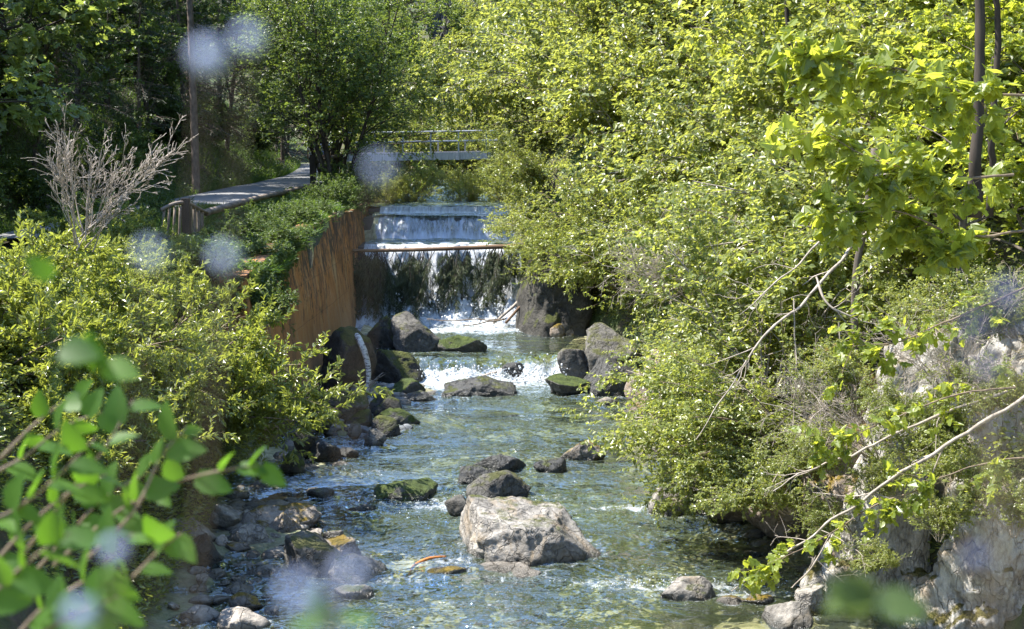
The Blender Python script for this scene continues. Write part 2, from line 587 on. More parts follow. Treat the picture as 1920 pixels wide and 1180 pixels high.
def water_mat():
    m, t, out = new_mat('river_water')
    pos = position(t)
    w1 = noise(t, 3.0, 2.0, .5, mapping(t, pos, (.75, 1.15, 1)), 1.0)
    w2 = noise(t, 9.0, 1.5, .5, mapping(t, pos, (.7, 1.15, 1)), .8)
    chop = attr(t, 'chop')
    h = math_(t, 'ADD', math_(t, 'MULTIPLY', w1, .8), math_(t, 'MULTIPLY', w2, .20))
    h = math_(t, 'MULTIPLY', h, chop)
    nb = bump(t, h, 1.0, .44)
    fr = t.nodes.new('ShaderNodeFresnel')
    fr.inputs['IOR'].default_value = 1.5
    t.links.new(nb, fr.inputs['Normal'])
    gl = t.nodes.new('ShaderNodeBsdfGlossy')
    gl.inputs['Roughness'].default_value = .02
    gl.inputs['Color'].default_value = (.80, .90, 1, 1)
    t.links.new(nb, gl.inputs['Normal'])
    tr = t.nodes.new('ShaderNodeBsdfTransparent')
    t.links.new(mixc(t, attr(t, 'depth'), (1.0, 1.0, .93), (.36, .46, .27)), tr.inputs['Color'])
    df = t.nodes.new('ShaderNodeBsdfDiffuse')
    df.inputs['Color'].default_value = (.115, .140, .080, 1)
    body = t.nodes.new('ShaderNodeMixShader')
    t.links.new(attr(t, 'deep'), body.inputs[0])
    t.links.new(tr.outputs[0], body.inputs[1])
    t.links.new(df.outputs[0], body.inputs[2])
    surf = t.nodes.new('ShaderNodeMixShader')
    t.links.new(math_(t, 'ADD', math_(t, 'MULTIPLY', fr.outputs[0], 1.7), .03, clamp=True), surf.inputs[0])
    t.links.new(body.outputs[0], surf.inputs[1])
    t.links.new(gl.outputs[0], surf.inputs[2])
    # foam and painted sun glints
    fo = attr(t, 'foam')
    n1 = noise(t, 7.5, 7, .72, mapping(t, pos, (1.2, .8, 1)), .8)
    fm = maprange(t, math_(t, 'ADD', n1, math_(t, 'MULTIPLY', fo, .60)), .72, 1.02)
    fl = maprange(t, math_(t, 'ADD', noise(t, 26, 2, .5, mapping(t, pos, (.7, 1.1, 1))), math_(t, 'MULTIPLY', chop, .05)), .775, .80)  # pale flecks painted in place of sun glints on choppy water
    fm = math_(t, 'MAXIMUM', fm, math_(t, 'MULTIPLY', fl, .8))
    fd = t.nodes.new('ShaderNodeBsdfPrincipled')
    fd.inputs['Base Color'].default_value = (.56, .60, .64, 1)
    fd.inputs['Roughness'].default_value = .55
    t.links.new(bump(t, noise(t, 22, 5, .7, pos), 1.0, .08), fd.inputs['Normal'])
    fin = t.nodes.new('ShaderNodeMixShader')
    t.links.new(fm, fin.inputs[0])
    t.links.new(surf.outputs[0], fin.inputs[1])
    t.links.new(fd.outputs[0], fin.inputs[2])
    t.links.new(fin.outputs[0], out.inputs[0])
    return m
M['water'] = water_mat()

def fall_mat(name, cover, tint):
    m, t, out = new_mat(name)
    v = texco(t, 'UV') if False else position(t)
    a = noise(t, 1.0, 7, .75, mapping(t, v, (6.5, 1.0, .7)), .4)
    b = noise(t, 1.0, 6, .8, mapping(t, v, (17.0, 5.0, 3.0)), .6)
    s = math_(t, 'ADD', math_(t, 'MULTIPLY', a, .55), math_(t, 'MULTIPLY', b, .45))
    s = math_(t, 'ADD', s, math_(t, 'MULTIPLY', attr(t, 'foam'), .3))
    k = maprange(t, s, .44 - cover, .58 - cover)
    wd = t.nodes.new('ShaderNodeBsdfPrincipled')
    t.links.new(ramp(t, s, [(.40, tuple(.28 * x for x in tint)), (.52, tuple(.62 * x for x in tint)), (.64, tint)]), wd.inputs['Base Color'])
    wd.inputs['Roughness'].default_value = .35
    nb = bump(t, s, 1.0, .12)
    t.links.new(nb, wd.inputs['Normal'])
    gl = t.nodes.new('ShaderNodeBsdfGlossy')
    gl.inputs['Roughness'].default_value = .2
    gl.inputs['Color'].default_value = (.9, .95, 1, 1)
    t.links.new(nb, gl.inputs['Normal'])
    tr = t.nodes.new('ShaderNodeBsdfTransparent')
    tr.inputs['Color'].default_value = (.75, .82, .85, 1)
    fr = t.nodes.new('ShaderNodeFresnel')
    t.links.new(nb, fr.inputs['Normal'])
    clear = t.nodes.new('ShaderNodeMixShader')
    t.links.new(math_(t, 'ADD', fr.outputs[0], .04, clamp=True), clear.inputs[0])
    t.links.new(tr.outputs[0], clear.inputs[1])
    t.links.new(gl.outputs[0], clear.inputs[2])
    fin = t.nodes.new('ShaderNodeMixShader')
    t.links.new(k, fin.inputs[0])
    t.links.new(clear.outputs[0], fin.inputs[1])
    t.links.new(wd.outputs[0], fin.inputs[2])
    t.links.new(fin.outputs[0], out.inputs[0])
    return m
M['fall_blue'] = fall_mat('thin_falling_water', .04, (.50, .55, .66))  # thinner cover; tint darkened and blued to carry the shade on the middle step
M['fall_white'] = fall_mat('white_falling_water', .12, (.68, .72, .77))
def foam_mat():
    m, t, out = new_mat('splash_foam')
    p = t.nodes.new('ShaderNodeBsdfPrincipled')
    p.inputs['Base Color'].default_value = (.66, .70, .73, 1)
    p.inputs['Roughness'].default_value = .6
    t.links.new(bump(t, noise(t, 12, 6, .75, position(t)), 1.0, .1), p.inputs['Normal'])
    t.links.new(p.outputs[0], out.inputs[0])
    return m
M['foam'] = foam_mat()

# ------------------------------------------------------------------ terrain
ZP = 0.5                      # level of the pool above the low cascade
def xl(y):
    return np.interp(y, [0, 17, 21, 24, 27, 38.5, 42, 60, 80, 100], [-4.4, -4.3, -4.5, -4.8, -4.5, -4.2, -4.45, -4.6, -6, -8])
def xr(y):
    return np.interp(y, [14, 17, 19, 22, 25, 28, 33, 36, 38.5, 41, 48, 60, 80], [7.2, 5.2, 4.4, 3.6, 3.1, 3.0, 3.0, 2.7, 2.0, .15, .4, .8, 1.5])
def path_z(y):
    return np.interp(y, [0, 26, 33, 38, 52, 72, 80, 110], [3.2, 3.4, 3.75, 3.95, 4.1, 4.05, 4.1, 4.6])
def path_c(y):
    return np.interp(y, [0, 26, 33, 38, 42, 55, 66, 80, 110], [-10.6, -10.6, -10.4, -9.7, -9.2, -8.75, -9.2, -10.6, -15])
def height(x, y):
    x, y = np.asarray(x, float), np.asarray(y, float)
    bed = np.interp(y, [0, 19.5, 22.5, 33.8, 35.4, 41.4, 42.6, 44.4, 45.0, 46.2, 46.7, 95], [-.20, -.22, -.42, -.45, 0.0, 0.0, 2.2, 2.2, 2.9, 2.9, 3.1, 3.3])
    wat = np.interp(y, [0, 34, 35, 41.6, 42.4, 44.4, 44.9, 95], [0, 0, ZP, ZP, 2.7, 2.7, 3.4, 3.62])
    l, r = xl(y), xr(y)
    inner = np.minimum(x - l, r - x)
    z = wat - (wat - bed) * sstep(inner / 1.2)
    # shingle bars
    z = np.maximum(z, (.14 - .19 * np.abs(x + 3.9) ** 1.5 * .6) * sstep((y - 26.2) / 1.5) * sstep((34.2 - y) / 1) - .5 * (1 - sstep((y - 26.2) / 1.5) * sstep((34.2 - y) / 1)))
    z = np.maximum(z, np.where(y < 26, -.55 + .5 * sstep((-1.6 - x) / 1.8), -9))
    pz, pc = path_z(y), path_c(y)
    dl = l - x
    wallw = sstep((y - 26.5) / .8) * sstep((48 - y) / 2)
    nat = wat + (pz - .1 - wat) * sstep(dl / 2.7)
    wal = np.where(dl > .42, pz - .22, wat - .4)
    zl = nat * (1 - wallw) + wal * wallw
    hill = np.maximum(pc - 1.45 - x, 0)
    zl = zl + .78 * hill * sstep(hill / 1.2)
    dr = x - r
    nr = wat + 1.5 * sstep(dr / .9) + .92 * np.maximum(dr - .5, 0)
    nr = nr + .35 * np.maximum(dr - 7, 0)
    z = np.where(dl > 0, zl, np.where(dr > 0, nr, z))
    # closed end of the valley
    z = np.maximum(z, np.where(y > 88, 3.0 + .42 * (y - 88), -9))
    # knoll under the viewpoint
    kn = 4.4 * (1 - sstep((y - 2.2) / 6.5))
    z = np.where(y < 9, np.maximum(z, np.minimum(kn, 4.4)), z)
    onpath = sstep((1.9 - np.abs(x - pc)) / .6)
    am = np.where((dl > 0) | (dr > 0), .22, .16) * (1 - onpath)
    z = z + am * fbm(np.stack([x * .55, y * .55, 0 * x], -1).reshape(-1, 3), 4, 3).reshape(x.shape)
    return z
def hz(x, y):
    return float(height(np.array([x]), np.array([y]))[0])

def axis(segs):
    out = [np.arange(a, b, s) for a, b, s in segs]
    return np.concatenate(out)

gx = axis([(-90, -40, 5), (-40, -14, 1.2), (-14, -7, .4), (-7, 7, .14), (7, 14, .5), (14, 40, 1.5), (40, 91, 5)])
gy = axis([(-25, 0, 2), (0, 14, .6), (14, 50, .2), (50, 100, .8), (100, 240, 5)])
X, Y = np.meshgrid(gx, gy)
Z = height(X, Y)
nx, ny = len(gx), len(gy)
def grid_faces(nx, ny):
    i = np.arange(ny - 1)[:, None] * nx + np.arange(nx - 1)[None]
    return np.stack([i, i + 1, i + nx + 1, i + nx], -1).reshape(-1, 4)
bar_ = sstep((Y - 26) / 1.2) * sstep((35 - Y) / 1.5) * sstep((-1.4 - X) / .8)
bar2 = sstep((26 - Y) / 1.5) * sstep((-1.9 - X) / .8)
bedmask = (1 - .75 * bar_ - .6 * bar2).ravel() * (sstep((X - xl(Y) + .5) / .5) * sstep((xr(Y) + .2 - X) / .4) * (Y < 90)).ravel()
me = np_mesh('terrain', np.stack([X, Y, Z], -1).reshape(-1, 3), [grid_faces(nx, ny)], M['terrain'], True, {'bed': ('POINT', bedmask)})
tag(link('terrain', me), 'valley ground and stony riverbed', kind='structure')

# path
py_ = np.arange(31.5, 86, .5)
us = np.linspace(-1.3, 1.3, 8)
PX = path_c(py_)[:, None] + us[None]
PY = np.repeat(py_[:, None], 8, 1)
PZ = path_z(py_)[:, None] + .03 - .03 * us[None] ** 2
me = np_mesh('path', np.stack([PX, PY, PZ], -1).reshape(-1, 3), [grid_faces(8, len(py_))], M['asphalt'])
tag(link('path', me), 'pale asphalt walking path above the wall', kind='structure')

# ------------------------------------------------------------------ rocks
ICO = {}
def ico(sub):
    if sub not in ICO:
        bm = bmesh.new()
        bmesh.ops.create_icosphere(bm, subdivisions=sub, radius=1)
        ICO[sub] = (np.array([v.co[:] for v in bm.verts]), np.array([[v.index for v in f.verts] for f in bm.faces]))
        bm.free()
    return ICO[sub]

def rock_mesh(name, seed, ext, mat, sub=4, planes=None, rough=.05, nplanes=13, soft=.03, fiss=0.0):
    """ext: (half x, half y, z_bottom, z_top)"""
    rng = np.random.default_rng(seed)
    V, Fc = ico(sub)
    if planes is None:
        n = unit(rng.normal(0, 1, (nplanes, 3)) * np.array([1, 1, .8]))
        d = .62 + .35 * rng.random(nplanes)
    else:
        n = unit(np.array([p[:3] for p in planes], float))
        d = np.array([p[3] for p in planes], float)
    dot = V @ n.T
    r = np.where(dot > .05, d / np.maximum(dot, .05), 9)
    r = np.minimum(r, 1.35)
    # smooth minimum keeps slightly worn edges
    r = -soft * np.log(np.exp(-r / soft).sum(1) + np.exp(-1.35 / soft))
    p = V * r[:, None]
    lo, hi = p.min(0), p.max(0)
    p = (p - lo) / (hi - lo)
    p = np.stack([(p[:, 0] * 2 - 1) * ext[0], (p[:, 1] * 2 - 1) * ext[1], ext[2] + p[:, 2] * (ext[3] - ext[2])], -1)
    s = max(ext[0], ext[1], .5 * (ext[3] - ext[2]))
    q = p / s
    dirn = unit(p - np.array([0, 0, (ext[2] + ext[3]) / 2]))
    disp = fbm(q * 1.7 + seed, 5, seed % 97) * rough * s
    rg = 1 - np.abs(fbm(q * 2.6 + seed * 1.7, 4, seed % 89 + 7))
    disp = disp + (np.clip(rg, .5, 1) - .8) * rough * s * .9
    if fiss > 0:
        qq = p * np.array([2.6, 2.6, 1.1])
        fz = np.abs(fbm(qq + seed, 3, seed % 71))
        disp = disp - fiss * np.clip(.22 - fz, 0, 1) / .22 + fiss * .8 * fbm(p * np.array([2.2, 2.2, 1.1]) + 3.3 * seed, 4, 11)
    p = p + dirn * disp[:, None]
    return np_mesh(name, p, [Fc], mat, sub < 4 or True)

ROCKS = []      # (x, y, half x, half y, z) used for foam and ripples
def rock(L, R, top, base, zl, mat, seed, label, sub=4, dr=.72, hs=.92, planes=None, rough=.085, soft=.018, name='boulder', cat='boulder', group=None, y=None, nplanes=11, fiss=0, foam=1):
    c = (L + R) / 2
    P = at_z(c, base, zl) if y is None else at_y(c, base, y)
    if y is not None:
        zl = P[2]
    t = P[1] / ray(c, base)[1]
    w = (R - L) * t / F
    h = (base - top) * t / F * hs
    hy = w * dr / 2
    me = rock_mesh(name, seed, (w / 2, hy, -max(.35 * h, .25 if w > .6 else .1), h), M[mat], sub, planes, rough, nplanes, soft, fiss)
    o = link(name, me, loc=(P[0], P[1] + hy * .85, zl))
    tag(o, label, cat, group)
    if foam:
        ROCKS.append((P[0], P[1] + hy * .85, w / 2, hy, zl))
    return o

main_planes = [(0.10, -.12, 1, .50), (-1, -.22, .10, .80), (-.85, -.7, -.25, .82), (.72, -.25, .66, .72), (-.12, -1, .12, .64), (.42, -.95, .05, .74), (.1, 1, .2, .8), (.8, .6, .1, .9), (0, 0, -1, .6),
               (-.3, -.8, .55, .72), (.30, -.75, .45, .70)]
rock(853, 1137, 948, 1062, 0, 'rock_pale', 11, 'large pale angular boulder with a flat top standing mid-stream', 6, .8, .86, main_planes, .09, .010)
rock(833, 888, 928, 972, 0, 'rock_grey', 12, 'small round grey stone tucked behind the large pale boulder')
rock(874, 996, 888, 940, 0, 'rock_grey', 13, 'grey rock with a pale left face behind the large pale boulder', 5)
rock(857, 942, 874, 911, 0, 'rock_wet', 14, 'low dark slab leaning against the middle of three wet rocks', 5)
rock(880, 986, 851, 887, 0, 'rock_wet', 15, 'dark pointed slab, farthest of the midstream cluster of wet rocks', 5)
rock(1000, 1063, 862, 889, 0, 'rock_wet', 16, 'small dark wet stone alone right of the midstream cluster')
rock(1043, 1140, 826, 866, 0, 'rock_gold', 17, 'rounded brown mossy rock near the overhanging shrub', 5)
rock(698, 818, 906, 940, 0, 'rock_mossy', 18, 'low mossy green rock, water running over its side', 5)
rock(572, 628, 917, 934, 0, 'rock_wet', 19, 'dark stone barely breaking the rippled water')
rock(640, 705, 950, 962, 0, 'rock_wet', 119, 'dark flat stone awash in the riffle')
rock(823, 972, 705, 745, 0, 'rock_wet', 20, 'wedge shaped dark rock with a stick on top below the cascade', 5, .5, .8,
     planes=[(-.45, -.2, .9, .6), (.42, -.2, .9, .62), (0, -1, .3, .7), (0, 1, .2, .8), (-1, 0, .1, .95), (1, 0, .1, .95), (0, 0, -1, .6)])
rock(714, 797, 710, 742, 0, 'rock_mossy', 21, 'flat mossy rock beside the birch log', 5)
rock(752, 822, 733, 753, 0, 'rock_wet', 22, 'low wet stone under the flat mossy rock')
rock(858, 885, 733, 748, 0, 'rock_wet', 23, 'tiny wet stone at the foot of the wedge rock', 3)
# left bank pile under the wall
rock(698, 788, 758, 802, 0, 'rock_mossy', 31, 'flat green moss covered slab jutting from the stone pile', 5, .9)
rock(690, 748, 733, 770, .25, 'rock_dark', 32, 'leaning grey slab on the stone pile behind the green slab', 4)
rock(625, 690, 735, 775, .35, 'rock_mossy', 33, 'mossy boulder at the back of the stone pile')
rock(553, 640, 738, 782, .45, 'rock_dark', 34, 'broad brown grey boulder at the wall foot', 5)
rock(640, 700, 768, 795, .15, 'rock_dark', 35, 'brown mossy rock in the middle of the stone pile')
rock(690, 752, 780, 820, .02, 'rock_dark', 36, 'mossy undercut rock at the edge of the stone pile')
rock(681, 724, 804, 840, 0, 'rock_grey', 37, 'upright rounded grey rock at the water edge of the pile')
rock(568, 640, 826, 866, 0, 'rock_wet', 38, 'dark greenish boulder in the shallow below the pile', 5)
rock(625, 672, 838, 862, 0, 'rock_wet', 39, 'dark brown stone beside the greenish boulder')
rock(550, 590, 800, 852, .12, 'rock_mossy', 40, 'brown mossy rock against the wall foot')
rock(585, 622, 760, 800, .25, 'rock_mossy', 41, 'rounded mossy stone among the slate cobbles', 3)
rock(735, 775, 795, 812, 0, 'rock_slate', 42, 'pale grey stone in the shade of the green slab', 3)
rock(650, 678, 790, 815, .12, 'rock_grey', 43, 'egg shaped brown stone among the slate cobbles', 3)
rock(700, 760, 742, 790, .12, 'rock_dark', 44, 'tilted slab with a pale edge on the stone pile', 4)
rock(520, 570, 845, 892, 0, 'rock_mossy', 45, 'moss cushioned rock under the willow shrub', 4)
# around the birch log and the weir pool
rock(585, 700, 608, 735, .15, 'rock_dark', 51, 'tall moss draped boulder against the rust stained wall', 5, .9)
rock(690, 797, 650, 715, .1, 'rock_dark', 52, 'broad mossy slab beside the low cascade', 5, 1.0)
rock(728, 824, 581, 662, ZP, 'rock_grey', 53, 'big grey rounded boulder below the weir', 5, .8)
rock(676, 745, 590, 655, ZP, 'rock_dark', 54, 'dark moss topped slab between the wall and big grey boulder', 5, .9)
rock(765, 852, 625, 660, ZP, 'rock_grey', 55, 'low grey slab leaning on the big grey boulder', 4)
rock(818, 915, 624, 662, ZP, 'rock_mossy', 56, 'long mossy rock reaching into the weir pool', 5, .6)
rock(708, 745, 560, 605, ZP, 'rock_wet', 57, 'dark rock in the spray at the wall end of the weir', 4)
rock(940, 985, 678, 700, .2, 'rock_wet', 158, 'dark wet rock showing through the middle of the low cascade', 4, .5, foam=0)
# right side of the cascade
rock(1085, 1205, 672, 745, 0, 'rock_wet', 61, 'big dark wedge rock right of the low cascade', 5, .8,
     planes=[(-.75, -.25, .6, .62), (.25, -.9, .35, .62), (.35, -.1, .95, .66), (1, 0, .1, .9), (0, 1, 0, .9), (0, 0, -1, .6), (-1, -.5, 0, .95)])
rock(1022, 1118, 700, 742, 0, 'rock_mossy', 62, 'low sloping mossy rock in front of the dark wedge', 5, .9, .75)
rock(1045, 1120, 650, 698, .25, 'rock_grey', 63, 'grey rock at the end of the low cascade', 5)
rock(1095, 1150, 648, 680, .5, 'rock_grey', 64, 'pale rock perched above the end of the cascade', 4)
rock(1118, 1160, 745, 760, 0, 'rock_pale', 65, 'small pale stone at the water edge below the wedge', 3)
rock(1030, 1062, 606, 634, ZP, 'rock_ochre', 66, 'small ochre moss lump nearest the leaning logs', 4)
rock(1055, 1092, 602, 632, ZP, 'rock_ochre', 67, 'small ochre moss lump beside the pale bank rock', 4)
# pale bank rocks and mossy bank
rock(1100, 1215, 606, 690, ZP, 'rock_grey', 68, 'pale brown bank rock above the dark wedge', 5, 1.0, foam=0)
rock(1180, 1300, 640, 790, .02, 'rock_ochre', 69, 'steep bank rock with golden moss behind the shrub tips', 5, 1.0, foam=0)
rock(1280, 1440, 640, 860, .05, 'rock_ochre', 70, 'mossy bank rock deep inside the thicket', 5, 1.0, foam=0)
rock(1215, 1335, 918, 968, 0, 'rock_pale', 71, 'low pale slab under the overhanging shrub', 5, .6)
rock(1330, 1430, 890, 985, .02, 'rock_ochre', 171, 'brown mossy rock under the thicket edge', 5, .9)
rock(1405, 1545, 880, 1015, .02, 'rock_ochre', 172, 'broad brown mossy rock between the thicket edge and cliff', 5, .8)
rock(1280, 1375, 830, 915, .02, 'rock_dark', 173, 'dark rock in the shadow under the overhanging shrub', 5, .9)
rock(1535, 1580, 998, 1040, 0, 'rock_pale', 72, 'small pale grey rock at the foot of the cliff', 4)
rock(962, 1105, 470, 632, ZP, 'rock_dark', 73, 'tall dark mossy rock shoulder beside the weir', 5, 1.1, 1.0,
     planes=[(-.9, -.3, .35, .62), (0, -1, .15, .7), (1, 0, 0, .95), (0, 0, 1, .95), (0, 1, 0, .9), (0, 0, -1, .9), (-.5, -.8, .2, .66)], rough=.08, fiss=.05)
# near left shallows
rock(522, 665, 1008, 1082, 0, 'rock_grey', 81, 'dome shaped grey boulder in the shallows', 5, .9)
rock(600, 690, 1012, 1055, 0, 'rock_gold', 82, 'gold mossed slab leaning behind the dome boulder', 5, .8)
rock(598, 718, 1050, 1092, 0, 'rock_pale', 83, 'low pale rounded rock beside the dome boulder', 5, .7)
rock(440, 602, 950, 1003, 0, 'rock_gold', 84, 'long grey rock with a mossy back in the shallows', 5, .6)
rock(492, 565, 960, 1010, 0, 'rock_gold', 85, 'pyramid shaped moss topped rock before the long grey rock', 5,
     planes=[(-.7, -.5, .6, .6), (.75, -.4, .6, .6), (0, .8, .5, .7), (0, 0, -1, .6), (-.1, -1, .3, .65)])
rock(410, 505, 985, 1032, 0, 'rock_pale', 86, 'sunlit ledge of pale rock beside the mossy pyramid', 5)
rock(385, 450, 945, 995, .05, 'rock_pale', 87, 'jagged pale rock under the tip of the leafy branch', 5)
rock(280, 400, 968, 1030, .05, 'rock_pale', 88, 'broad jagged grey rock behind the leafy twigs', 5)
rock(325, 416, 1003, 1068, 0, 'rock_wet', 89, 'dark round boulder behind the bright leaf sprig', 5)
rock(603, 642, 996, 1011, 0, 'rock_pale', 90, 'small pale stone between the dome and long rocks', 4)
rock(424, 490, 1112, 1147, 0, 'rock_gold', 91, 'small brown mossy stone alone in the blue shallows', 4)
rock(620, 702, 1098, 1124, 0, 'rock_pale', 92, 'flat pinkish stone awash beneath the dome boulder', 4, foam=1)
rock(328, 408, 1142, 1172, .0, 'rock_cobble', 93, 'largest sunlit pale cobble in the shallows', 4)
rock(385, 500, 1150, 1190, -.02, 'rock_cobble', 94, 'wide tan cobble half under clear water', 4)
rock(418, 470, 1020, 1040, 0, 'rock_gold', 95, 'small stone in front of the sunlit ledge', 4)
rock(505, 545, 1023, 1036, 0, 'rock_grey', 96, 'little dark stone in front of the mossy pyramid', 4)
# near right
rock(1240, 1352, 1086, 1128, 0, 'rock_pale', 101, 'pale rock with white water curling round it', 5, .7)
rock(1436, 1530, 1128, 1185, -.02, 'rock_pale', 102, 'flat topped pale block at the cliff foot', 5, .8)
rock(1492, 1552, 1100, 1142, .1, 'rock_pale', 103, 'square pale block behind the flat topped block', 5, .8)
rock(1345, 1400, 1122, 1136, 0, 'rock_gold', 104, 'low yellow brown stone awash in the riffle', 4)
rock(1395, 1455, 1118, 1134, 0, 'rock_gold', 105, 'low brown stone between the riffle and the blocks', 4)
rock(893, 1030, 1062, 1090, -.03, 'rock_cobble', 106, 'pale ledge awash in front of the large boulder', 5, .8, .6)
rock(785, 875, 1066, 1084, -.02, 'rock_gold', 107, 'low brown rock awash below the orange root', 4, .7)

# cliff on the near right bank
for i, (L, R, top, base, y, lab, fs, mt) in enumerate([
    (1530, 1790, 850, 1260, 17.3, 'mossy foot of the limestone cliff rising from the water', .13, 'rock_cliff'),
    (1700, 2060, 900, 1320, 16.2, 'broken pale limestone block lowest in the cliff', .16, 'rock_cliff'),
    (1620, 1880, 540, 930, 18.4, 'white fissured limestone face half hidden by leaves', .14, 'rock_cliff'),
    (1770, 2120, 640, 1080, 17.2, 'grey limestone bulge beneath the long bare branch', .16, 'rock_cliff'),
    (1520, 1720, 660, 1010, 18.9, 'brown mossy buttress beside the snag', .12, 'rock_ochre'),
    (1860, 2200, 520, 900, 17.6, 'tall limestone shoulder at the edge of the view', .14, 'rock_cliff')]):
    rock(L, R, top, base, 0, mt, 201 + i, lab, 6, .6, 1.05, rough=.15, soft=.012, name='limestone_outcrop', cat='rock outcrop', y=y, foam=0, fiss=fs * .55, nplanes=26)
# far grey crag in the valley head
rock(790, 905, -60, 70, 0, 'rock_grey', 231, 'grey crag showing between the trees high up the valley', 6, .6, 1.0, rough=.12, name='crag', cat='crag', y=112, foam=0, fiss=.5)

# cobbles, each a stone; the samples share meshes
cob = [rock_mesh('cobble', 300 + i, (.5, .38, -.2, .28), M['rock_slate' if i < 5 else 'rock_cobble'], 3, None, .05, 10, .09) for i in range(9)]
rng = np.random.default_rng(5)
def cobbles(n, x0, x1, y0, y1, s0, s1, lo, hi, label, group, zoff=0.0, flt=None):
    done = 0
    while done < n:
        x, y = rng.uniform(x0, x1), rng.uniform(y0, y1)
        if flt and not flt(x, y):
            continue
        o = link('cobble', cob[rng.integers(lo, hi)], loc=(x, y, hz(x, y) + zoff))
        s = s0 + (s1 - s0) * rng.random() ** 2
        o.scale = (s, s, s * rng.uniform(.55, 1.0))
        o.rotation_euler = (rng.normal(0, .25), rng.normal(0, .25), rng.uniform(0, 6.28))
        tag(o, label, 'stone', group)
        done += 1
cobbles(110, -4.4, -2.5, 27.6, 32.8, .14, .42, 0, 5, 'flat blue grey slate cobble heaped in the shade below the wall', 'slate cobbles below the wall', .02)
cobbles(60, -4.3, -2.3, 16.6, 19.5, .10, .40, 5, 9, 'pale cobble lying in the near shallows', 'pale cobbles in the near shallows', .03)
cobbles(30, -4.3, -2.4, 19.5, 23.0, .10, .35, 5, 9, 'tan cobble among the mossy shallows rocks', 'tan cobbles among the shallows rocks', .03)

# stones under the water
rng = np.random.default_rng(8)
V0, F0 = ico(2)
SV, SF, off = [], [], 0
for i in range(2200):
    y = rng.uniform(15.5, 33.5)
    x = rng.uniform(xl(y) + .1, xr(y) - .1)
    s = .05 + .22 * rng.random() ** 2
    v = V0 * (1 + .25 * fbm(V0 * 1.3 + i * 7.1, 2, i)[:, None]) * np.array([s, s * rng.uniform(.6, 1), s * rng.uniform(.35, .6)])
    a = rng.uniform(0, 6.28)
    v = np.stack([v[:, 0] * math.cos(a) - v[:, 1] * math.sin(a), v[:, 0] * math.sin(a) + v[:, 1] * math.cos(a), v[:, 2]], -1)
    SV.append(v + np.array([x, y, hz(x, y) - .02]))
    SF.append(F0 + off)
    off += len(V0)
me = np_mesh('riverbed_gravel', np.concatenate(SV), [np.concatenate(SF)], M['rock_cobble'])
tag(link('riverbed_gravel', me), 'stones covering the riverbed under the water', kind='stuff')

# ------------------------------------------------------------------ water
wx = np.arange(-5.6, 6.0, .05)
wy = np.arange(11, 42.0, .05)
X, Y = np.meshgrid(wx, wy)
q = np.stack([X, Y, 0 * X], -1).reshape(-1, 3)
yc = 34.6 + .25 * np.sin(X * 1.3) + .22 * fbm(np.stack([X * 1.2, 0 * X, 0 * X + 4], -1).reshape(-1, 3), 3, 4).reshape(X.shape)
casc = sstep((Y - (yc - .32)) / .75)
slope = (Y - (yc - .32)) / .75
infall = np.exp(-((slope - .35) / .55) ** 2)
Zw = ZP * casc
foam = np.zeros_like(X)
foam = np.maximum(foam, 1.05 * np.exp(-((Y - (yc - .22)) / .42) ** 2) * (.45 + .55 * sstep((X + 2.4) / 1.3)) * (.80 + .42 * fbm(q * np.array([2.6, .35, 1]), 3, 57).reshape(X.shape)))
foam = np.maximum(foam, .80 * np.exp(-np.maximum(yc - .55 - Y, 0) / 1.3) * (Y < yc))
foam = np.maximum(foam, (.95 + .35 * fbm(q * np.array([2.2, 1.2, 1]) + 8, 4, 59).reshape(X.shape)) * sstep((Y - 39.7) / .8))
foam = np.maximum(foam, .62 * sstep((Y - 37.8) / 2.0))
def blob(x, y, sx, sy, a):
    return a * np.exp(-((X - x) / sx) ** 2 - ((Y - y) / sy) ** 2)
# riffles
for a in ((-1.0, 22.6, 1.1, .45, .62), (.4, 23.2, 1.0, .4, .35), (-2.6, 22.8, .9, .5, .40), (2.0, 22.3, 1.2, .4, .55), (-.9, 19.4, .8, .35, .48), (-1.6, 18.6, .6, .3, .42),
          (2.2, 18.35, 1.1, .28, .62), (1.2, 18.6, .9, .35, .45), (3.1, 18.0, .7, .25, .60), (-2.4, 24.8, 1.0, .5, .34), (.3, 26.6, .8, .4, .25), (.2, 19.2, 1.0, .4, .42), (-.3, 17.6, 1.6, .5, .30)):
    foam = np.maximum(foam, blob(*a))
rip = np.zeros_like(X)
for (rx, ry, hx, hy, rz) in ROCKS:
    if rz > .3 and ry < 35:
        continue
    dd = np.sqrt(((X - rx) / (hx + .02)) ** 2 + ((Y - ry) / (hy + .02)) ** 2)
    e = np.exp(-((dd - 1.0) / .16) ** 2)
    foam = np.maximum(foam, .36 * e)
    foam = np.maximum(foam, .34 * np.exp(-((X - rx) / (hx * .9)) ** 2) * np.exp(-np.maximum(ry - hy - Y, 0) / (.9 * hx + .15)) * (Y < ry))
    rip = np.maximum(rip, np.exp(-((dd - 1.1) / .4) ** 2))
patch = fbm(q * np.array([.55, .8, 1]) + 2, 3, 51).reshape(X.shape)
chop = np.clip(.42 + .75 * patch + .45 * np.exp(-((Y - 22) / 4.2) ** 2) + .3 * np.exp(-((Y - 33) / 1.5) ** 2) + .5 * foam, .10, 1.4)
amp = .034 * chop + .045 * infall + .05 * np.clip(foam, 0, 1)
Zw = Zw + amp * fbm(q * np.array([1.9, 1.5, 1]), 4, 21).reshape(X.shape) + .35 * amp * fbm(q * np.array([6.5, 5, 1]) + 5, 3, 25).reshape(X.shape)
Zw = Zw + .03 * rip
Zw = Zw + infall * .16 * np.clip(fbm(q * np.array([3.2, 2.2, 1]) + 9, 4, 31).reshape(X.shape), -.4, 1.2)
lump = sstep((Y - 40.0) / .9)
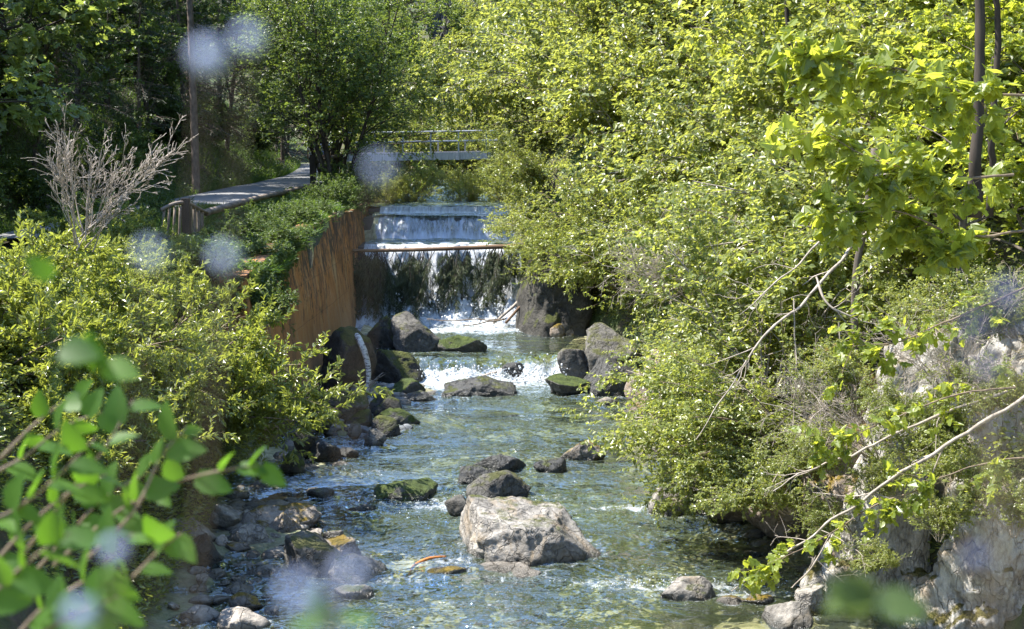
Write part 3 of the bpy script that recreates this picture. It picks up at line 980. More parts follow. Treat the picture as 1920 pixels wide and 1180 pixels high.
Zw = Zw + lump * (.15 + .62 * np.abs(fbm(q * np.array([1.7, 1.7, 1]) + 3, 4, 41).reshape(X.shape)))
bedz = height(X, Y)
deep = np.clip(.10 + (Zw - bedz) * .48, .14, .36)
depth = np.clip((Zw - bedz) / .75, 0, 1)
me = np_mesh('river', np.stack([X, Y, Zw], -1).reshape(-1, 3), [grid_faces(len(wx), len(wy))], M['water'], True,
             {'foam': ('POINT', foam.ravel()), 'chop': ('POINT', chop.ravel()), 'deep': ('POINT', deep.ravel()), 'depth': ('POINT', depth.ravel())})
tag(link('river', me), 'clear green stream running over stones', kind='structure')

def sheet(name, x0, x1, prof, mat, seed, label, amp=.05, foamf=None, dx=.03):
    """falling water: profile of (y, z) from lip to foot, wide along x"""
    prof = np.array(prof, float)
    s = np.concatenate([[0], np.cumsum(np.linalg.norm(np.diff(prof, axis=0), axis=1))])
    ns = max(int(s[-1] / .04), 4)
    ss = np.linspace(0, s[-1], ns)
    y, z = np.interp(ss, s, prof[:, 0]), np.interp(ss, s, prof[:, 1])
    x = np.arange(x0, x1, dx)
    X, S = np.meshgrid(x, ss)
    Yy, Zz = np.repeat(y[:, None], len(x), 1), np.repeat(z[:, None], len(x), 1)
    d = fbm(np.stack([X * 4, S * .8, 0 * X], -1).reshape(-1, 3), 5, seed).reshape(X.shape)
    d2 = fbm(np.stack([X * 1.1, S * .6, 0 * X + 7], -1).reshape(-1, 3), 3, seed + 5).reshape(X.shape)
    ramp_ = np.clip(S / .4, 0, 1)
    Yy = Yy - amp * ramp_ * (d + d2)
    Zz = Zz + .015 * d
    u = S / s[-1]
    fo = np.exp(-((u - .04) / .07) ** 2) * .8 + np.clip(u - .8, 0, 1) * 3 if foamf is None else foamf(X, u)
    me = np_mesh(name, np.stack([X, Yy, Zz], -1).reshape(-1, 3), [grid_faces(len(x), ns)], mat, True, {'foam': ('POINT', fo.ravel())})
    return tag(link(name, me), label, kind='structure')

sheet('waterfall', -4.4, .3, [(42.9, 2.72), (42.35, 2.70), (42.1, 2.5), (41.85, 1.8), (41.6, 1.0), (41.3, .55)], M['fall_white'], 61, 'white water falling over the lowest weir step', .12)
sheet('waterfall', -4.3, .3, [(45.9, 3.43), (45.0, 3.41), (44.82, 3.25), (44.6, 2.95), (44.45, 2.68)], M['fall_blue'], 62, 'blue grey curtain of water over the middle weir step', .09)
sheet('waterfall', -4.3, .6, [(46.9, 3.62), (46.45, 3.62), (46.3, 3.5), (46.2, 3.40)], M['fall_white'], 63, 'thin lip of water over the highest weir step', .05)
for nm, x0, x1, y0, y1, z, f in (('ledge_pool', -4.4, .3, 42.5, 44.7, 2.72, .52), ('ledge_pool', -4.4, .5, 44.9, 46.4, 3.42, .68), ('upper_river', -6, 3, 46.6, 92, 3.62, .1)):
    xx, yy = np.arange(x0, x1, .1), np.arange(y0, y1, .1)
    X, Y = np.meshgrid(xx, yy)
    q = np.stack([X, Y, 0 * X], -1).reshape(-1, 3)
    zz = z + .03 * fbm(q * 2.5, 4, 71).reshape(X.shape)
    fo = f * (.55 + .45 * sstep((Y - (y1 - .5)) / .4)) * np.ones_like(X) if f > .3 else .1 * np.ones_like(X)
    me = np_mesh('river', np.stack([X, Y, zz], -1).reshape(-1, 3), [grid_faces(len(xx), len(yy))], M['water'], True,
                 {'foam': ('POINT', fo.ravel()), 'chop': ('POINT', 0 * fo.ravel() + .8), 'deep': ('POINT', 0 * fo.ravel() + .5), 'depth': ('POINT', 0 * fo.ravel() + 1)})
    tag(link('river', me), 'water between the weir steps' if f > .3 else 'river above the weir', kind='structure')

# spray: clots and drops thrown up where the water lands
rng = np.random.default_rng(77)
SV, SF, off = [], [], 0
V1, F1 = ico(1)
def drops(n, fx, s0, s1):
    global off
    for _ in range(n):
        p = fx()
        s = s0 + (s1 - s0) * rng.random() ** 3
        SV.append(V1 * s * np.array([1, 1, rng.uniform(.7, 1.6)]) + p)
        SF.append(F1 + off)
        off += len(V1)
drops(1700, lambda: np.array([rng.uniform(-4.2, .1), rng.normal(41.1, .32), ZP + .1 + abs(rng.normal(0, .34))]), .008, .045)
drops(1300, lambda: np.array([rng.uniform(-2.3, 1.35), rng.normal(34.2, .18), .02 + abs(rng.normal(0, .2))]), .006, .03)
drops(260, lambda: np.array([rng.normal(2.3, .8), rng.normal(18.35, .15), abs(rng.normal(0, .06))]), .004, .014)
drops(260, lambda: np.array([rng.normal(-.9, .7), rng.normal(22.4, .25), abs(rng.normal(0, .06))]), .004, .014)
me = np_mesh('spray', np.concatenate(SV), [np.concatenate(SF)], M['foam'])
tag(link('spray', me), 'white drops thrown up at the falls', kind='stuff')

# ------------------------------------------------------------------ weir, wall, fence, bridge
def box_bm(bm, a, b):
    a, b = Vector(a), Vector(b)
    r = bmesh.ops.create_cube(bm, size=1)
    for v in r['verts']:
        v.co = Vector(((a.x + b.x) / 2 + v.co.x * (b.x - a.x), (a.y + b.y) / 2 + v.co.y * (b.y - a.y), (a.z + b.z) / 2 + v.co.z * (b.z - a.z)))
    return r['verts']

def bm_obj(name, bm, mat, parent=None, bev=.0):
    if bev:
        bmesh.ops.bevel(bm, geom=list(bm.edges), offset=bev, segments=2, affect='EDGES')
    me = bpy.data.meshes.new(name)
    bm.to_mesh(me)
    bm.free()
    me.materials.append(mat)
    return link(name, me, parent)

def tube_mesh(name, pts, rad, mat, sides=8, sub=6, jitter=0.0, seed=0):
    pts = np.array(pts, float)
    n = len(pts)
    tt = np.linspace(0, n - 1, (n - 1) * sub + 1)
    # Catmull-Rom
    ext = np.vstack([2 * pts[0] - pts[1], pts, 2 * pts[-1] - pts[-2]])
    i = np.minimum(tt.astype(int), n - 2)
    f = (tt - i)[:, None]
    p0, p1, p2, p3 = ext[i], ext[i + 1], ext[i + 2], ext[i + 3]
    c = .5 * (2 * p1 + (p2 - p0) * f + (2 * p0 - 5 * p1 + 4 * p2 - p3) * f ** 2 + (3 * p1 - p0 - 3 * p2 + p3) * f ** 3)
    r = np.interp(tt, np.arange(n), rad)
    if jitter:
        c = c + jitter * fbm(c * 3 + seed, 3, seed)[:, None] * np.array([.3, .3, 1])
        r = r * (1 + .12 * vnoise(c * 9 + seed, seed))
    V, Q = tubes_np([(c[None], r[None], sides)])
    k = len(c)
    caps = [np.arange(sides)[::-1][None], (np.arange(sides) + (k - 1) * sides)[None]]
    return np_mesh(name, V, [Q] + caps, mat), c, r

weir = empty('weir', (-2, 43, 2), 'stepped concrete weir carrying the river down in three drops', 'weir')
for a, b in (((-4.75, 42.45, -.5), (.6, 47.5, 2.62)), ((-4.73, 44.95, 2.62), (.62, 48, 3.34)), ((-4.71, 46.6, 3.34), (.64, 49, 3.56))):
    bm = bmesh.new()
    box_bm(bm, Vector(a) - weir.location, Vector(b) - weir.location)
    bm_obj('step', bm, M['concrete'], weir, .03)

# retaining wall: battered prism along the bank, then a set back second length
def wall_mesh(name, sects, mat):
    """sects: list of (foot xyz, top xyz, thickness)"""
    VV = []
    nz = 24
    for (fx, fy, fz), (tx, ty, tz), th in sects:
        for k in range(nz + 1):
            u = k / nz
            VV.append((fx + (tx - fx) * u, fy + (ty - fy) * u, fz + (tz - fz) * u))
        VV.append((tx - th, ty, tz))
        VV.append((fx - th - .3, fy, fz))
    m = nz + 3
    n = len(sects)
    V = np.array(VV, float)
    face = np.arange(len(V)) % m <= nz
    V[:, 0] += np.where(face, .035 * fbm(V * np.array([1, .9, 1.3]), 4, 5), 0)
    Fq = []
    for i in range(n - 1):
        for j in range(m - 1):
            Fq.append((i * m + j, (i + 1) * m + j, (i + 1) * m + j + 1, i * m + j + 1))
    caps = [np.array([list(range(m))[::-1]]), np.array([[(n - 1) * m + j for j in range(m)]])]
    return np_mesh(name, V, [np.array(Fq)] + caps, mat, False)
ys = np.linspace(26.6, 38.4, 40)
pf = at_y(668, 622, 38.4)
wl = wall_mesh('retaining_wall', [((float(np.interp(y, [26.6, 30, 38.4], [-4.62, -4.42, pf[0]])), y, -.5 if y < 34 else .0),
                                   (float(np.interp(y, [26.6, 30, 38.4], [-5.0, -4.95, -4.72])), y, float(path_z(y)) - .08), .5) for y in ys], M['wall'])
tag(link('retaining_wall', wl), 'high battered concrete retaining wall stained rust orange', 'wall')
ys = np.linspace(38.45, 47.5, 20)
wl2 = wall_mesh('retaining_wall', [((-4.42, y, .0), (-4.72, y, float(path_z(y)) - .25), .45) for y in ys], M['wall'])
tag(link('retaining_wall', wl2), 'darker farther length of the wall running up to the weir', 'wall')

# fences: wood, built member by member
def member(name, pts, rad, mat, parent, sides=8, jit=0.0, seed=1):
    pts = [np.array(p) - np.array(parent.location) for p in pts]
    me, c, r = tube_mesh(name, pts, rad if hasattr(rad, '__len__') else [rad] * len(pts), mat, sides, 4, jit, seed)
    return link(name, me, parent)
def square_post(name, p, h, w, mat, parent, bev=.012):
    bm = bmesh.new()
    q = Vector(p) - parent.location
    box_bm(bm, q + Vector((-w / 2, -w / 2, -.4)), q + Vector((w / 2, w / 2, h)))
    return bm_obj(name, bm, mat, parent, bev)
YF = 31.5
post_top = at_y(348, 372, YF)
fz = post_top[2] - 1.1
fence = empty('timber_fence', (post_top[0], YF, fz), 'short timber fence with a dark square post and round pickets', 'fence')
square_post('post', (post_top[0], YF, fz), 1.1, .17, M['timber_dark'], fence)
a = at_y(303, 393, YF - 1.0)
member('handrail', [a, at_y(325, 383, YF - .5), at_y(345, 380, YF)], .045, M['timber'], fence)
for i, px in enumerate((308, 318, 328, 338)):
    p = at_y(px, 391 - i * 2, YF - .9 + .22 * i)
    member('picket', [p + np.array([0, 0, -.02]), p + np.array([-.12 + .02 * i, 0, -1.0])], .030, M['timber'], fence)
e1, e2 = at_y(352, 381, YF), at_y(388, 400, YF + 2.2)
member('rail', [e1, e2], .05, M['timber'], fence)
for i in range(4):
    p = e1 + (e2 - e1) * (.12 + .2 * i)
    member('picket', [p, p + np.array([0, 0, -.75])], .04, M['timber'], fence)
ka, kb = at_y(386, 399, YF + 2.2), at_y(590, 347, 52.5)
kerb, kc, kr = tube_mesh('kerb_log', [ka, ka * .66 + kb * .34 + np.array([0, 0, .03]), ka * .33 + kb * .67, kb], [.09, .085, .085, .085], M['timber'], 8, 8)
tag(link('kerb_log', kerb), 'long timber beam edging the path above the wall', 'beam')
P2 = at_y(587, 342, 52.5)
f2 = empty('timber_fence', P2, 'timber fence whose stout end post stands where the path bends', 'fence')
square_post('post', P2, 1.0, .2, M['timber_dark'], f2)
P3 = at_y(617, 340, 53.2)
square_post('post', P3, .68, .17, M['timber'], f2)
member('rail', [at_y(596, 312, 52.6), at_y(622, 313, 53.2)], .07, M['timber'], f2)
member('brace', [at_y(598, 338, 52.7), at_y(615, 318, 53.1)], .05, M['timber'], f2)
member('rail', [at_y(588, 306, 52.6), at_y(640, 290, 60), at_y(705, 274, 70)], .08, M['timber_dark'], f2)
for px, py, y in ((640, 292, 60), (675, 282, 65)):
    square_post('post', at_y(px, py, y) - np.array([0, 0, 1.0]), 1.0, .15, M['timber_dark'], f2)

# footbridge
YB = 76
br = empty('footbridge', at_y(855, 300, YB), 'grey steel footbridge with thin railings crossing above the weir', 'footbridge')
bl = Vector(br.location)
def bz(x, y0, base_l, base_r):
    pass
L0, R0 = at_y(640, 303, YB), at_y(1010, 297, YB)
zl_, zr_ = L0[2], R0[2]
def bpt(px, dz, dy=0):
    x = at_y(px, 300, YB)[0]
    z = zl_ + (zr_ - zl_) * (x - L0[0]) / (R0[0] - L0[0])
    return np.array([x, YB + dy, z + dz])
def beam(name, a, b, h, w, mat):
    bm = bmesh.new()
    a, b = Vector(a) - bl, Vector(b) - bl
    for p in (a, b):
        for dy, dz in ((-w / 2, 0), (w / 2, 0), (w / 2, h), (-w / 2, h)):
            bm.verts.new(p + Vector((0, dy, dz)))
    bm.verts.ensure_lookup_table()
    v = bm.verts
    for f in ((0, 1, 2, 3), (7, 6, 5, 4), (0, 4, 5, 1), (1, 5, 6, 2), (2, 6, 7, 3), (3, 7, 4, 0)):
        bm.faces.new([v[i] for i in f])
    bmesh.ops.recalc_face_normals(bm, faces=bm.faces)
    return bm_obj(name, bm, mat, br)
beam('girder', bpt(600, 0), bpt(1040, 0), .40, .12, M['girder'])
beam('girder', bpt(600, .02, 1.9), bpt(1040, .02, 1.9), .40, .12, M['girder'])
beam('deck', bpt(600, .30, .95), bpt(1040, .30, .95), .08, 1.76, M['timber'])
for side, dy in ((0, -.1), (1, 2.0)):
    for px in range(652, 1030, 52):
        a = bpt(px + (10 if side else 0), -.02 if not side else .3, dy)
        h = 1.55 if not side else .68
        bm = bmesh.new()
        box_bm(bm, Vector(a) - bl + Vector((-.04, -.04, 0)), Vector(a) - bl + Vector((.04, .04, h)))
        bm_obj('railing_post', bm, M['steel'], br)
    for dz in (1.50, .98)[side:]:
        member('handrail' if dz > 1.2 else 'midrail', [bpt(600, dz, dy - .06), bpt(800, dz, dy - .06), bpt(1040, dz, dy - .06)], .042, M['steel'], br, 6)

# ------------------------------------------------------------------ vegetation
def plant_mesh(seed, stems, levels, leaf, lmat, bmat, kind='oval', stem_name='stems', leaf_name='foliage'):
    rng = np.random.default_rng(seed)
    P, D, L, R = stems(rng)
    tubes, lf = grow(rng, P, D, L, R, levels, leaf)
    V, Q = tubes_np(tubes)
    sm = np_mesh(stem_name, V, [Q], bmat)
    P, D, N, s, w = lf
    V, Fa, r = leaves_np(P, D, N, s, w, kind, rng)
    fm = np_mesh(leaf_name, V, [Fa], lmat, False, {'rnd': ('FACE', r)})
    return sm, fm

PROTO = {}
def proto(key, sm, fm):
    PROTO[key] = (sm, fm)

def plant(key, name, loc, rz, s, label, cat, group=None, tilt=(0, 0), sz=None):
    sm, fm = PROTO[key]
    o = empty(name, loc, label, cat, group)
    o.rotation_euler = (tilt[0], tilt[1], rz)
    o.scale = (s, s, s if sz is None else sz)
    tree = sm.name.startswith('trunk')
    link('trunk' if tree else 'stems', sm, o)
    link('crown' if tree else 'foliage', fm, o)
    return o

def stems_tree(h, r, lean=.06):
    return lambda rng: (np.array([[0, 0, -.3]]), np.array([[rng.normal(0, lean), rng.normal(0, lean), 1]]), np.array([h]), np.array([r]))
def stems_multi(n, h, r, spread=.5, lean=(0, 0)):
    def f(rng):
        a = rng.uniform(0, 6.28, n)
        q = spread * np.sqrt(rng.random(n))
        P = np.stack([.25 * np.cos(a) * rng.random(n), .25 * np.sin(a) * rng.random(n), -.25 + 0 * a], -1)
        D = np.stack([np.cos(a) * q + lean[0], np.sin(a) * q + lean[1], np.ones(n)], -1)
        return P, D, h * rng.uniform(.65, 1.1, n), r * rng.uniform(.7, 1.2, n)
    return f

TREE = [dict(n=9, k=26, t0=.18, a=1.05, ratio=.42, sh=.55, w=.05, s=7, taper=.25, rr=.45, bias=(0, 0, .1)),
        dict(n=6, k=9, t0=.2, a=.8, ratio=.46, sh=.4, w=.10, g=(0, 0, .03), s=4, perp='any'),
        dict(n=4, k=6, t0=.15, a=.8, ratio=.5, sh=.3, w=.14, s=3, perp='flat'),
        dict(n=3, t0=.1, w=.15, s=3, perp='flat')]
for i, (lm, sz) in enumerate((('leaf_far', .105), ('leaf_sun', .105), ('leaf_dark', .10))):
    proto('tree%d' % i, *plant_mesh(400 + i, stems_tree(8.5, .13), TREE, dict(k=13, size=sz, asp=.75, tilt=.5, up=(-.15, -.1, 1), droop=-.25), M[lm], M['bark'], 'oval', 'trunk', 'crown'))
MULTI = [dict(n=9, k=15, t0=.25, a=.8, ratio=.42, sh=.45, w=.06, s=6, taper=.25, rr=.5),
         dict(n=5, k=9, t0=.2, a=.8, ratio=.5, sh=.35, w=.12, s=3),
         dict(n=4, k=5, t0=.15, a=.8, ratio=.5, sh=.3, w=.14, s=3, perp='flat'),
         dict(n=3, t0=.1, w=.15, s=3, perp='flat')]
proto('multi0', *plant_mesh(410, stems_multi(5, 8.0, .085, .34), MULTI, dict(k=10, size=.095, asp=.75, tilt=.5, up=(-.1, -.1, 1), droop=-.25), M['leaf_mid'], M['bark_dark'], 'oval', 'trunk', 'crown'))
SHRUB = [dict(n=7, k=11, t0=.12, a=.75, ratio=.45, sh=.4, w=.09, g=(0, 0, -.035), s=4, taper=.3),
         dict(n=5, k=7, t0=.15, a=.8, ratio=.5, sh=.3, w=.13, g=(0, 0, -.02), s=3),
         dict(n=4, t0=.05, w=.16, s=3, perp='flat')]
proto('shrub0', *plant_mesh(420, stems_multi(13, 2.9, .03, .75), SHRUB, dict(k=18, size=.074, asp=.72, tilt=.6, up=(-.2, -.1, 1), droop=-.2), M['leaf_sun'], M['twig'], 'oval'))
proto('shrub1', *plant_mesh(421, stems_multi(11, 3.3, .03, .6), SHRUB, dict(k=15, size=.098, asp=.72, tilt=.5, up=(-.2, -.1, 1), droop=-.25), M['leaf_sun'], M['twig_pale'], 'oval'))
proto('shrub2', *plant_mesh(422, stems_multi(14, 2.7, .028, .85), SHRUB, dict(k=18, size=.068, asp=.58, tilt=.65, up=(-.2, -.1, 1), droop=-.1), M['leaf_sun'], M['twig'], 'oval'))
proto('shrub3', *plant_mesh(423, stems_multi(12, 2.6, .028, .7), SHRUB, dict(k=15, size=.090, asp=.7, tilt=.45, droop=-.25), M['leaf_dark'], M['bark_dark'], 'oval'))
# arching shrub that hangs out over the water on the right (towards -x)
ARCH = [dict(n=9, k=12, t0=.2, a=.7, ratio=.36, sh=.3, w=.05, g=(-.045, -.01, -.105), s=4, taper=.3),
        dict(n=5, k=6, t0=.15, a=.75, ratio=.5, sh=.3, w=.12, g=(0, 0, -.05), s=3),
        dict(n=4, t0=.05, w=.16, g=(0, 0, -.04), s=3, perp='flat')]
proto('arch0', *plant_mesh(430, stems_multi(13, 3.3, .026, .5, (-.7, -.15)), ARCH, dict(k=14, size=.078, asp=.52, tilt=.6, up=(-.2, -.2, 1), droop=-.3), M['leaf_willow'], M['twig'], 'oval'))
proto('arch1', *plant_mesh(431, stems_multi(12, 3.1, .026, .55, (-.6, -.15)), ARCH, dict(k=13, size=.084, asp=.66, tilt=.55, up=(-.2, -.1, 1), droop=-.3), M['leaf_sun'], M['twig_pale'], 'oval'))
# willow shrub on the left, arching to +x
ARCHL = [dict(n=10, k=14, t0=.15, a=.65, ratio=.36, sh=.35, w=.06, g=(.05, -.01, -.075), s=4, taper=.3),
         dict(n=5, k=7, t0=.12, a=.7, ratio=.5, sh=.3, w=.12, g=(0, 0, -.01), s=3),
         dict(n=4, t0=.03, w=.12, g=(0, 0, .02), s=3)]
proto('willow', *plant_mesh(440, stems_multi(15, 3.0, .028, .6, (.55, -.1)), ARCHL, dict(k=15, size=.100, asp=.40, tilt=.6, up=(-.2, -.3, 1), droop=.05, fwd=1.0), M['leaf_willow'], M['twig'], 'oval'))
proto('willow1', *plant_mesh(441, stems_multi(15, 2.6, .028, .8, (.25, -.1)), ARCHL, dict(k=15, size=.095, asp=.42, tilt=.6, up=(-.2, -.3, 1), droop=.05, fwd=1.0), M['leaf_willow'], M['twig'], 'oval'))
# spruce
SPRUCE = [dict(n=12, k=64, t0=.10, a=1.62, aj=.12, ratio=.27, sh=.85, w=.012, s=7, taper=.12, rr=.22, perp='flat'),
          dict(n=6, k=12, t0=.08, a=.95, ratio=.42, sh=.6, w=.05, g=(0, 0, -.07), s=3, perp='side', bias=(0, 0, -.15)),
          dict(n=4, t0=.0, w=.06, g=(0, 0, -.06), s=3, perp='side')]
proto('spruce', *plant_mesh(450, stems_tree(17, .21, .01), SPRUCE, dict(k=14, size=.20, asp=.22, tilt=.35, droop=-.25, fwd=.9), M['needle'], M['bark_spruce'], 'needle', 'trunk', 'crown'))
SPR2 = [dict(n=12, k=46, t0=.45, a=1.62, aj=.12, ratio=.24, sh=.7, w=.008, s=9, taper=.3, rr=.2, perp='flat')] + SPRUCE[1:]
proto('tall', *plant_mesh(451, stems_tree(20, .185, .004), SPR2, dict(k=12, size=.20, asp=.22, tilt=.35, droop=-.25, fwd=.9), M['needle'], M['bark_spruce'], 'needle', 'trunk', 'crown'))
# big leaved maple
MAPLE = [dict(n=9, k=17, t0=.2, a=1.0, ratio=.5, sh=.45, w=.06, s=8, taper=.25, rr=.45),
         dict(n=7, k=8, t0=.2, a=.75, ratio=.42, sh=.35, w=.09, g=(0, 0, -.02), s=4),
         dict(n=4, k=5, t0=.2, a=.75, ratio=.55, sh=.3, w=.12, g=(0, 0, -.03), s=3, perp='flat'),
         dict(n=3, t0=.25, w=.12, g=(0, 0, -.04), s=3, perp='flat')]
proto('maple', *plant_mesh(460, stems_tree(6.0, .11, .05), MAPLE, dict(k=7, size=.135, asp=.95, tilt=.4, up=(-.15, -.15, 1), droop=-.35, fwd=.5), M['leaf_maple'], M['bark'], 'lobed', 'trunk', 'crown'))
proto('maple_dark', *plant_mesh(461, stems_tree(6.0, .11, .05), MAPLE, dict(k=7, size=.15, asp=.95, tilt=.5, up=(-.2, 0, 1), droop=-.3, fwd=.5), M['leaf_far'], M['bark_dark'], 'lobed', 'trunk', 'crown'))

rg = np.random.default_rng(99)
# --- thicket on the sunny right bank: one plant per cell, near to far and low to high
BANDS = [(20.6, 'behind the limestone cliff'), (23.0, 'by the pale bank slab'), (25.6, 'opposite the midstream rocks'), (28.2, 'opposite the stone pile'), (31.0, 'beside the dark wedge rock'),
         (33.8, 'above the golden moss rock'), (36.8, 'above the pale bank rock'), (39.8, 'beside the leaning logs'), (43.0, 'beside the weir'), (47.0, 'just upstream of the weir'), (52.0, 'below the footbridge'),
         (59.0, 'short of the footbridge'), (67.0, 'at the footbridge end')]
ROWS = [(.35, 'overhanging shrub leaning out over the water'), (1.9, 'sunlit leafy shrub low on the slope'), (3.8, 'bright bushy shrub halfway up the slope'),
        (6.2, 'yellow green shrub high on the hillside'), (9.2, 'tall sunlit shrub topping the hillside')]
for bi, (y0, bt) in enumerate(BANDS):
    for ri, (dx, rt) in enumerate(ROWS):
        y = y0 + rg.uniform(-.6, .6)
        x = float(xr(y)) + dx + rg.uniform(-.35, .35) + (.7 if y0 < 24 else 1.9 if y0 < 35 else 1.2 if y0 < 41 else .3) * (1 if ri < 3 else .6)
        if y0 < 22 and ri < 2:
            continue
        if x / y > .42:
            continue
        z = hz(x, y)
        grow_s = 1 + .012 * (y - 20)
        if ri == 0:
            if y0 in (39.8,):
                continue
            k, s = ('arch0', 'arch1')[bi % 2], .85 * grow_s
            if y0 > 40:
                s *= .62
            if y0 < 24:
                s *= .85
            plant(k, 'overhanging_shrub', (x, y, z - .1), rg.uniform(-.5, .5), s, f'{rt} {bt}', 'shrub', 'shrubs of the sunny bank')
        else:
            k = ('shrub0', 'shrub1', 'shrub2', 'arch1')[(bi + ri * 2) % 4]
            s = (1.0 + .12 * ri) * grow_s * rg.uniform(.9, 1.15)
            plant(k, 'shrub', (x, y, z - .1), rg.uniform(-.6, .6) if k == 'arch1' else rg.uniform(0, 6.28), s, f'{rt} {bt}', 'shrub', 'shrubs of the sunny bank')
for (x, y, z, k, s, lab) in ((1.55, 40.6, 2.6, 'arch1', .62, 'leafy shrub drooping over the dark rock shoulder'), (1.9, 39.2, 2.3, 'arch0', .6, 'shrub hanging down the face of the rock shoulder'), (2.6, 39.8, 3.2, 'shrub0', .8, 'shrub behind the top of the rock shoulder'), (1.2, 42.2, 3.0, 'arch1', .6, 'shrub hanging over the end of the fallen spruce log'), (2.7, 38.0, 2.0, 'arch1', .6, 'shrub drooping between the rock shoulder and the pale bank rock')):
    plant(k, 'overhanging_shrub' if k != 'shrub0' else 'shrub', (x, y, z), rg.uniform(-.4, .4), s, lab, 'shrub', 'shrubs of the sunny bank')
# trees above the thicket
for (x, y, s, k, lab) in ((7.6, 27, .75, 'tree1', 'young sunlit tree above the midstream rocks'), (7.2, 33, .8, 'tree1', 'young sunlit tree above the wedge rock'),
                          (6.5, 39, .85, 'tree1', 'light green tree above the leaning logs'), (4.2, 44, .8, 'tree1', 'light green tree leaning beside the weir'),
                          (5.5, 50, 1.0, 'tree1', 'yellow green tree upstream of the weir'), (9.5, 46, 1.0, 'tree1', 'tree high on the hillside above the weir'),
                          (3.6, 56, .9, 'tree1', 'bright tree whose boughs reach toward the bridge railing'), (9.0, 60, 1.1, 'tree0', 'tree on the hillside before the bridge'),
                          (6.0, 69, 1.1, 'tree1', 'tree hiding the far end of the footbridge'), (13.5, 54, 1.1, 'tree1', 'tree near the hilltop above the bridge'), (12, 37, .95, 'tree1', 'tree near the hilltop above the wedge rock'),
                          (14, 70, 1.2, 'tree0', 'tall tree on the upper hillside past the bridge')):
    plant(k, 'broadleaf_tree', (x, y, hz(x, y)), rg.uniform(0, 6.28), s, lab, 'tree', 'trees of the sunny bank')
# near maple whose boughs fill the upper right, and a second lower one
for (x, y, rz, s, lab) in ((7.0, 22.0, .5, .75, 'bushy maple behind the snag'), (6.3, 25.0, 1.7, .62, 'bushy maple above the pale slab'), (8.0, 28.5, 3.0, .85, 'bushy maple above the dark wedge'), (7.2, 19.6, 2.2, .7, 'bushy maple over the white limestone'), (6.2, 33.0, 4.4, .75, 'bushy maple above the golden moss'), (9.5, 24.5, 5.2, .9, 'bushy maple high behind the snag')):
    plant('maple', 'maple_tree', (x, y, hz(x, y) - .2), rz, s, lab, 'tree', 'bushy maples of the sunny bank')
for (x, y, z, rz, s, lab) in ((5.6, 17.6, 3.9, 1.3, .55, 'young maple sapling rooted on the limestone'),):
    plant('maple', 'maple_tree', (x, y, z), rz, s, lab, 'tree', 'maples by the cliff')

# plants rooted in the cliff
for (px, py, y, k, s, lab) in ((1590, 850, 17.2, 'arch1', .26, 'little leafy plant over the mossy cliff foot'), (1640, 940, 16.8, 'shrub1', .24, 'little leafy plant low on the mossy cliff foot'), (1720, 880, 16.2, 'shrub1', .28, 'leafy plant rooted in the cliff below the white face'),
                               (1700, 640, 17.8, 'shrub1', .26, 'leafy tuft beside the white limestone face'), (1620, 720, 18.0, 'arch1', .34, 'trailing plant over the brown buttress'), (1780, 800, 16.6, 'arch0', .32, 'trailing plant under the long bare branch'),
                               (1850, 900, 15.6, 'arch1', .30, 'feathery plant on the broken limestone block'), (1890, 760, 16.2, 'arch1', .38, 'trailing plant on the limestone bulge'), (1760, 1010, 15.8, 'shrub1', .20, 'little plant in a crack of the broken block'),
                               (1670, 1060, 16.6, 'arch1', .22, 'little plant close above the water at the cliff foot'), (1590, 990, 17.0, 'arch0', .26, 'small trailing plant touching the cliff foot'), (1900, 1000, 15.2, 'shrub1', .26, 'leafy plant at the lower edge of the cliff'),
                               (1830, 640, 17.0, 'shrub1', .34, 'leafy plant on the tall limestone shoulder'), (1545, 800, 17.9, 'shrub1', .30, 'leafy plant below the snag'), (1560, 880, 17.4, 'arch1', .32, 'trailing plant beside the mossy cliff foot'), (1900, 620, 16.8, 'arch1', .45, 'trailing plant high on the limestone shoulder'), (1690, 780, 17.0, 'arch0', .3, 'trailing plant across the white limestone face')):
    plant(k, 'cliff_plant', at_y(px, py, y), rg.uniform(-.6, .6), s * .8, lab, 'plant', 'plants rooted in the cliff')
for (px, py, y, k, s, lab) in ((1400, 830, 22.0, 'arch0', .55, 'drooping shrub whose sprays touch the pale slab'), (1420, 850, 20.6, 'arch1', .75, 'drooping shrub between the pale slab and the cliff'), (1500, 860, 19.2, 'arch0', .7, 'drooping shrub beside the mossy cliff foot'), (1440, 720, 20.8, 'shrub1', .8, 'leafy shrub on the brown bank below the snag branches'), (1390, 940, 20.0, 'arch0', .5, 'low drooping shrub over the brown mossy rock'), (1480, 950, 18.4, 'arch1', .42, 'low sprays over the broad brown rock')):
    plant(k, 'overhanging_shrub', at_y(px, py, y), rg.uniform(-.5, .5), s, lab, 'shrub', 'shrubs of the sunny bank')
